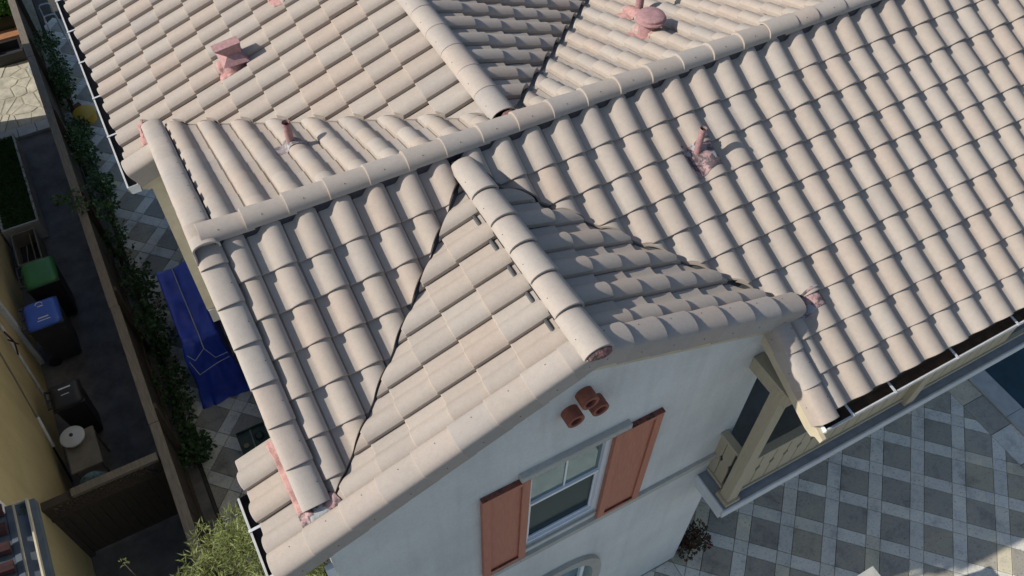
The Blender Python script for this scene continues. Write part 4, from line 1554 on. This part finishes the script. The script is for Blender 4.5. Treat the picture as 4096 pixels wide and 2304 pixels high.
# ------------------------------------------------------------------ bins
def bin_(label, x0, x1, y0, y1, zt, lid, body, group, marks):
    t = thing('wheelie_bin', label, 'bin', ((x0 + x1) / 2, (y0 + y1) / 2, G), group)
    b = MB()
    i = .055
    q0 = [(x0 + i + .03, y0 + i, G + .04), (x1 - i, y0 + i, G + .04), (x1 - i, y1 - i, G + .04), (x0 + i + .03, y1 - i, G + .04)]
    q1 = [(x0 + .015, y0 + .015, zt - .05), (x1 - .015, y0 + .015, zt - .05), (x1 - .015, y1 - .015, zt - .05), (x0 + .015, y1 - .015, zt - .05)]
    b.add(q0 + q1, [(3, 2, 1, 0), (4, 5, 6, 7), (0, 1, 5, 4), (1, 2, 6, 5), (2, 3, 7, 6), (3, 0, 4, 7)])
    b.obj('body', M[body], t, bevel=.03)
    b = MB(); b.box(x0 + .002, x1 - .002, y0 + .002, y1 - .002, zt - .10, zt - .052); b.obj('rim', M[body], t, bevel=.015)
    # lid, slightly domed
    vs, fs = [], []
    K = 9
    for a in range(K):
        for c in range(K):
            u, v_ = a / (K - 1), c / (K - 1)
            e_ = (1 - abs(2 * u - 1) ** 5) * (1 - abs(2 * v_ - 1) ** 5)
            rr = 1 - .10 * (abs(2 * u - 1) ** 6) * (abs(2 * v_ - 1) ** 6)
            vs.append(((x0 + x1) / 2 + (u - .5) * (x1 - x0) * rr, (y0 + y1) / 2 + (v_ - .5) * (y1 - y0) * rr, zt - .045 + .055 * e_ ** .5))
    for a in range(K - 1):
        for c in range(K - 1):
            fs.append((a * K + c, (a + 1) * K + c, (a + 1) * K + c + 1, a * K + c + 1))
    l_ = mesh_obj('lid', vs, fs, M[lid], t, True)
    so = l_.modifiers.new('s', 'SOLIDIFY'); so.thickness = .03; so.offset = -1
    # hinge bar on the wall side
    b = MB(); b.tube([(x0 - .045, y0 + .06, zt - .02), (x0 - .045, y1 - .06, zt - .02)], .014, 8)
    for y in (y0 + .08, (y0 + y1) / 2, y1 - .08):
        b.bar((x0 - .05, y, zt - .02), (x0 + .03, y, zt - .02), .03, .025)
    b.obj('handle', M[body], t)
    for y in (y0 + .03, y1 - .07):
        b = MB(); b.tube([(x0 + .08, y, G + .10), (x0 + .08, y + .045, G + .10)], .10, 16); b.obj('wheel', M['binblack'], t)
    if marks:
        cx, cy = (x0 + x1) / 2, (y0 + y1) / 2
        for (dx0, dx1, dy, w) in marks:
            b = MB(); b.box(cx + dx0, cx + dx1, cy + dy - w, cy + dy + w, zt + .0102, zt + .0118); b.obj('printed_line', M['mark'], l_)
    return t
BG = 'wheelie bins in the alley'
bin_('wheelie bin with green lid beside the yellow wall', -1.11, -.55, 6.36, 6.98, -6.30, 'binlid_green', 'binblack', BG, None)
bb = bin_('wheelie bin with blue lid and white print', -1.24, -.67, 5.46, 6.06, -6.30, 'binlid_blue', 'bingrey', BG, [(-.06, .10, -.12, .010), (-.08, .12, -.18, .007), (-.03, .06, .13, .008)])
b = MB()
b.tube([(-.955 + .055 * math.cos(t), 5.93 + .05 * math.sin(t), -6.287) for t in [math.pi * k / 8 for k in range(9)]], .006, 5)
b.obj('printed_emblem', M['mark'], [c for c in bb.children if c.name.startswith('lid')][0])
bin_('black wheelie bin in the dark part of the alley', -1.16, -.69, 3.78, 4.25, -6.30, 'binblack', 'binblack', BG, [(-.08, .10, .10, .012), (-.06, .06, -.02, .005)])

# ------------------------------------------------------------------ other things in the alley
pl = thing('grass_planter', 'long planter box full of green grass against the yellow wall', 'planter', (-1.0, 9.9, G))
def box_frame(parent, x0, x1, y0, y1, z0, z1, th, mat, name='side'):
    for (a0, a1, c0, c1) in ((x0, x0 + th, y0, y1), (x1 - th, x1, y0, y1), (x0 + th, x1 - th, y0, y0 + th), (x0 + th, x1 - th, y1 - th, y1)):
        b = MB(); b.box(a0, a1, c0, c1, z0, z1); b.obj(name, M[mat], parent)
box_frame(pl, -1.38, -.72, 8.55, 11.2, G, -6.92, .04, 'coping')
b = MB(); b.box(-1.338, -.762, 8.592, 11.158, G, -6.99); b.obj('soil', M['earth'], pl)
def gfn(rnd):
    return Vector((rnd.uniform(-1.36, -.74), rnd.uniform(8.6, 11.15), rnd.uniform(-6.99, -6.93))), Vector((0, 0, 1.2))
g_ = foliage('grass', 6500, gfn, .065, 'leaf_grass', pl, .22, 0, 12); g_['kind'] = 'stuff'
cr_ = thing('empty_planter', 'empty dark planter box with pale rim next to the green bin', 'planter', (-1.03, 7.95, G))
box_frame(cr_, -1.25, -.83, 7.55, 8.38, G, -6.90, .025, 'bagtop')
b = MB(); b.box(-1.224, -.856, 7.576, 8.354, G, -7.25); b.obj('soil', M['felt'], cr_)
b = MB(); b.tube([(-.98, 7.65, -7.1), (-.95, 8.3, -6.95)], .012, 6); b.tube([(-1.12, 7.75, -7.1), (-1.05, 8.1, -7.0)], .008, 6); b.obj('stick', M['dry'], cr_)
tb = thing('side_table', 'small grey-brown table next to the black bin', 'table', (-.96, 3.2, G))
b = MB(); b.box(-1.20, -.74, 2.80, 3.50, -6.66, -6.62); b.obj('table_top', M['bagtop'], tb, bevel=.02)
for (x, y) in ((-1.17, 2.84), (-.78, 2.84), (-1.17, 3.46), (-.78, 3.46)):
    b = MB(); b.box(x, x + .03, y - .03, y, G, -6.66); b.obj('leg', M['bagtop'], tb)
pt = thing('cooking_pot', 'white round lidded pot standing on the small table', 'pot', (-1.03, 3.36, -6.62))
b = MB(); b.lathe((-1.03, 3.36, -6.62), [(.13, 0), (.15, .03), (.155, .10), (.16, .105)], 24); b.obj('body', M['pot'], pt, True)
b = MB(); b.lathe((-1.03, 3.36, -6.515), [(.185, 0), (.18, .012), (.14, .03), (.08, .045), (.03, .05)], 28); ld = b.obj('lid', M['pot'], pt, True)
b = MB(); b.lathe((-1.03, 3.36, -6.465), [(.028, 0), (.026, .02), (.01, .025)], 12); b.obj('knob', M['binblack'], ld, True)
bg = thing('print_bag', 'crumpled blue print bag at the end of the small table', 'bag', (-.95, 2.72, G))
vs, fs = [], []
K1, K2 = 16, 10
for i in range(K1):
    for j in range(K2):
        a = 2 * math.pi * i / K1
        h = j / (K2 - 1)
        r = (1 - .75 * h ** 6) * (1 + .12 * nz(math.cos(a) * 2, math.sin(a) * 2, h * 5))
        vs.append((-.97 + .25 * r * math.cos(a), 2.66 + .15 * r * math.sin(a), G + .80 * h))
for i in range(K1):
    for j in range(K2 - 1):
        fs.append((i * K2 + j, ((i + 1) % K1) * K2 + j, ((i + 1) % K1) * K2 + j + 1, i * K2 + j + 1))
fs.append(tuple(i * K2 + K2 - 1 for i in range(K1)))
mesh_obj('sack', vs, fs, M['bag'], bg, True)

# blue tarp over garden goods
tp = thing('tarp_cover', 'blue tarpaulin tied with white cord over goods beside the house', 'tarpaulin', (1.2, 4.6, G))
vs, fs = [], []
NX, NY = 30, 40
for j in range(NY):
    v_ = j / (NY - 1)
    for i in range(NX):
        u = i / (NX - 1)
        # top occupies the middle; skirts flare down on all sides
        uu = (u - .2) / .6
        vv = (v_ - .30) / .62
        cu, cv_ = min(1, max(0, uu)), min(1, max(0, vv))
        x = .92 + .55 * cu; y = 3.88 + 1.64 * cv_
        z = -6.02 - .07 * (1 - abs(2 * cu - 1)) * (1 if vv > .02 else .5) + .045 * nz(x * 5, y * 2.5) - .05 * (1 - cv_) ** 3
        dn = 0.0
        if uu < 0:
            dn = max(dn, -uu * 4.4); x += uu * .22
        if uu > 1:
            dn = max(dn, (uu - 1) * 4.4); x += (uu - 1) * .22
        if vv < 0:
            t_ = -vv / .484
            dn = max(dn, 1.42 * t_ ** 1.15)
            y -= .40 * t_ + .10 * nz(x * 7, t_ * 2); x += .07 * nz(x * 8, t_ * 3, 2) + (cu - .5) * .10 * t_
        if vv > 1:
            dn = max(dn, (vv - 1) * 12); y += (vv - 1) * .6
        z = max(z - dn, G + .006 + .012 * abs(nz(x * 9, y * 9)))
        vs.append((x, y, z))
for j in range(NY - 1):
    for i in range(NX - 1):
        fs.append((j * NX + i, j * NX + i + 1, (j + 1) * NX + i + 1, (j + 1) * NX + i))
tpo = mesh_obj('sheet', vs, fs, M['tarp'], tp, True)
b = MB(); b.tube([(1.19, 5.52, -6.05), (1.195, 4.6, -6.05), (1.20, 3.92, -6.06), (1.19, 3.72, -6.16)], .008, 6)
b.tube([(.90, 3.80, -6.25), (1.0, 3.66, -6.30), (1.19, 3.72, -6.165), (1.30, 3.60, -6.34), (1.50, 3.62, -6.35)], .007, 6)
b.tube([(.86, 3.88, -6.3), (.98, 3.50, -6.48), (1.28, 3.56, -6.44), (1.5, 3.58, -6.42)], .007, 6)
b.obj('cord', M['rope'], tp)

# folding table with green tray
ft = thing('folding_table', 'dark green tray on a small folding table beside the house', 'table', (1.34, 2.26, G))
b = MB(); b.box(1.13, 1.58, 2.03, 2.46, -6.93, -6.90); b.obj('tray', M['greenbox'], ft)
for (a0, a1, c0, c1) in ((1.13, 1.145, 2.03, 2.46), (1.565, 1.58, 2.03, 2.46), (1.146, 1.564, 2.03, 2.045), (1.146, 1.564, 2.445, 2.46)):
    b = MB(); b.box(a0, a1, c0, c1, -6.899, -6.85); b.obj('tray_side', M['greenbox'], ft)
b = MB(); b.bar((1.33, 2.05, -6.885), (1.35, 2.44, -6.885), .02, .02); b.obj('divider', M['bagtop'], ft)
for x in (1.16, 1.55):
    b = MB(); b.bar((x, 1.96, G), (x, 2.40, -6.94), .022, .022); b.bar((x, 2.50, G), (x, 2.10, -6.94), .022, .022); b.obj('leg_frame', M['ledge'], ft)
b = MB(); b.bar((1.16, 1.99, -7.33), (1.55, 1.99, -7.33), .02, .02); b.obj('stretcher', M['ledge'], ft)
b = MB(); b.lathe((1.45, 2.27, -6.90), [(.06, 0), (.075, .04), (.07, .05), (.05, .03)], 16); o = b.obj('bowl', M['tank'], None, True)
tag(o, 'small dark green bowl lying in the tray', 'bowl')
b = MB(); b.lathe((1.22, 2.19, -6.90), [(.03, 0), (.045, .03), (.04, .035)], 14); o = b.obj('saucer', M['dry'], None, True)
tag(o, 'small pale dish in the left half of the tray', 'dish')

# yellow table, hoops, things near the far end of the side path
yt = thing('round_table', 'low round yellow garden table on the side path', 'table', (.66, 11.56, G))
b = MB(); b.lathe((.66, 11.56, -7.22), [(.225, 0), (.235, .01), (.235, .035), (.215, .045)], 32); b.obj('table_top', M['yellowdisc'], yt, True)
b = MB(); b.lathe((.66, 11.56, G), [(.20, 0), (.20, .02), (.19, .175)], 24); b.obj('drum', M['yellowdisc'], yt, True)
def hoop(label, x0, x1, yb, yt_, zt, lean):
    b = MB()
    r = .06
    pts = [(x0, yb, G), (x0, yt_ - lean, zt - r), (x0 + r * .3, yt_, zt - r * .3), (x0 + r, yt_, zt), (x1 - r, yt_, zt), (x1 - r * .3, yt_, zt - r * .3), (x1, yt_ - lean, zt - r), (x1, yb, G)]
    b.tube(pts, .016, 8)
    o = b.obj('tube_hoop', M['ledge'], None, True)
    tag(o, label, 'hoop', 'white tube hoops in the bed')
hoop('nearer white tube hoop standing by the fence', .615, .865, 14.15, 14.10, -6.40, 0)
hoop('farther white tube hoop standing by the fence', .585, .825, 14.75, 14.70, -6.48, 0)
b = MB(); b.lathe((.54, 13.35, G), [(.10, 0), (.13, .05), (.10, .12), (.04, .14)], 10); o = b.obj('boulder', M['rock'], None, True); tag(o, 'grey stone under the plants beside the tube hoops', 'stone')
b = MB(); b.lathe((.56, 11.98, G), [(.07, 0), (.09, .10), (.08, .10)], 12); o = b.obj('flower_pot', M['clay'], None, True); tag(o, 'small red flower pot by the fence', 'pot')

# neighbour's back yard, top left
tk = thing('dark_trough', 'black plastic tub on the flagstones next to the fence', 'tub', (-.43, 14.5, G))
for (a0, a1, c0, c1) in ((-.80, -.76, 14.22, 14.76), (-.14, -.10, 14.22, 14.76), (-.759, -.141, 14.22, 14.27), (-.759, -.141, 14.71, 14.76)):
    b = MB(); b.box(a0, a1, c0, c1, G, G + .26); b.obj('side', M['binblack'], tk)
b = MB(); b.box(-.758, -.142, 14.272, 14.708, G + .01, G + .05); b.obj('floor', M['bingrey'], tk)
rb = thing('raised_bed', 'dark green raised bed with orange wood front by the fence', 'planter', (-.5, 16, G))
b = MB(); b.box(-1.4, .0, 15.30, 17.2, G, G + .50); b.obj('tank', M['tank'], rb)
b = MB(); b.box(-1.4, -.02, 14.98, 15.295, G, G + .18); b.obj('wooden_step', M['orangewood'], rb)
b = MB(); b.box(-.02, .10, 13.55, 15.6, G + .22, G + .30); o = b.obj('timber', M['orangewood'], None); tag(o, 'orange timber lying along the fence near the tub', 'timber')
b = MB(); b.lathe((.02, 13.62, G), [(.12, 0), (.17, .08), (.14, .2), (.05, .27)], 12); o = b.obj('boulder', M['rock'], None, True); tag(o, 'blue-grey stone against the fence on the flagstones', 'stone')

# pillar beside the patio, only its sunlit top corner in view
b = MB()
b.box(7.53, 7.74, -4.20, -4.045, G, -5.56)
b.box(7.50, 7.76, -4.23, -4.025, -5.559, -5.50)
pil = b.obj('stone_pillar', M['coping'])
tag(pil, 'pale stone pillar at the bottom edge with sunlit top', 'pillar')
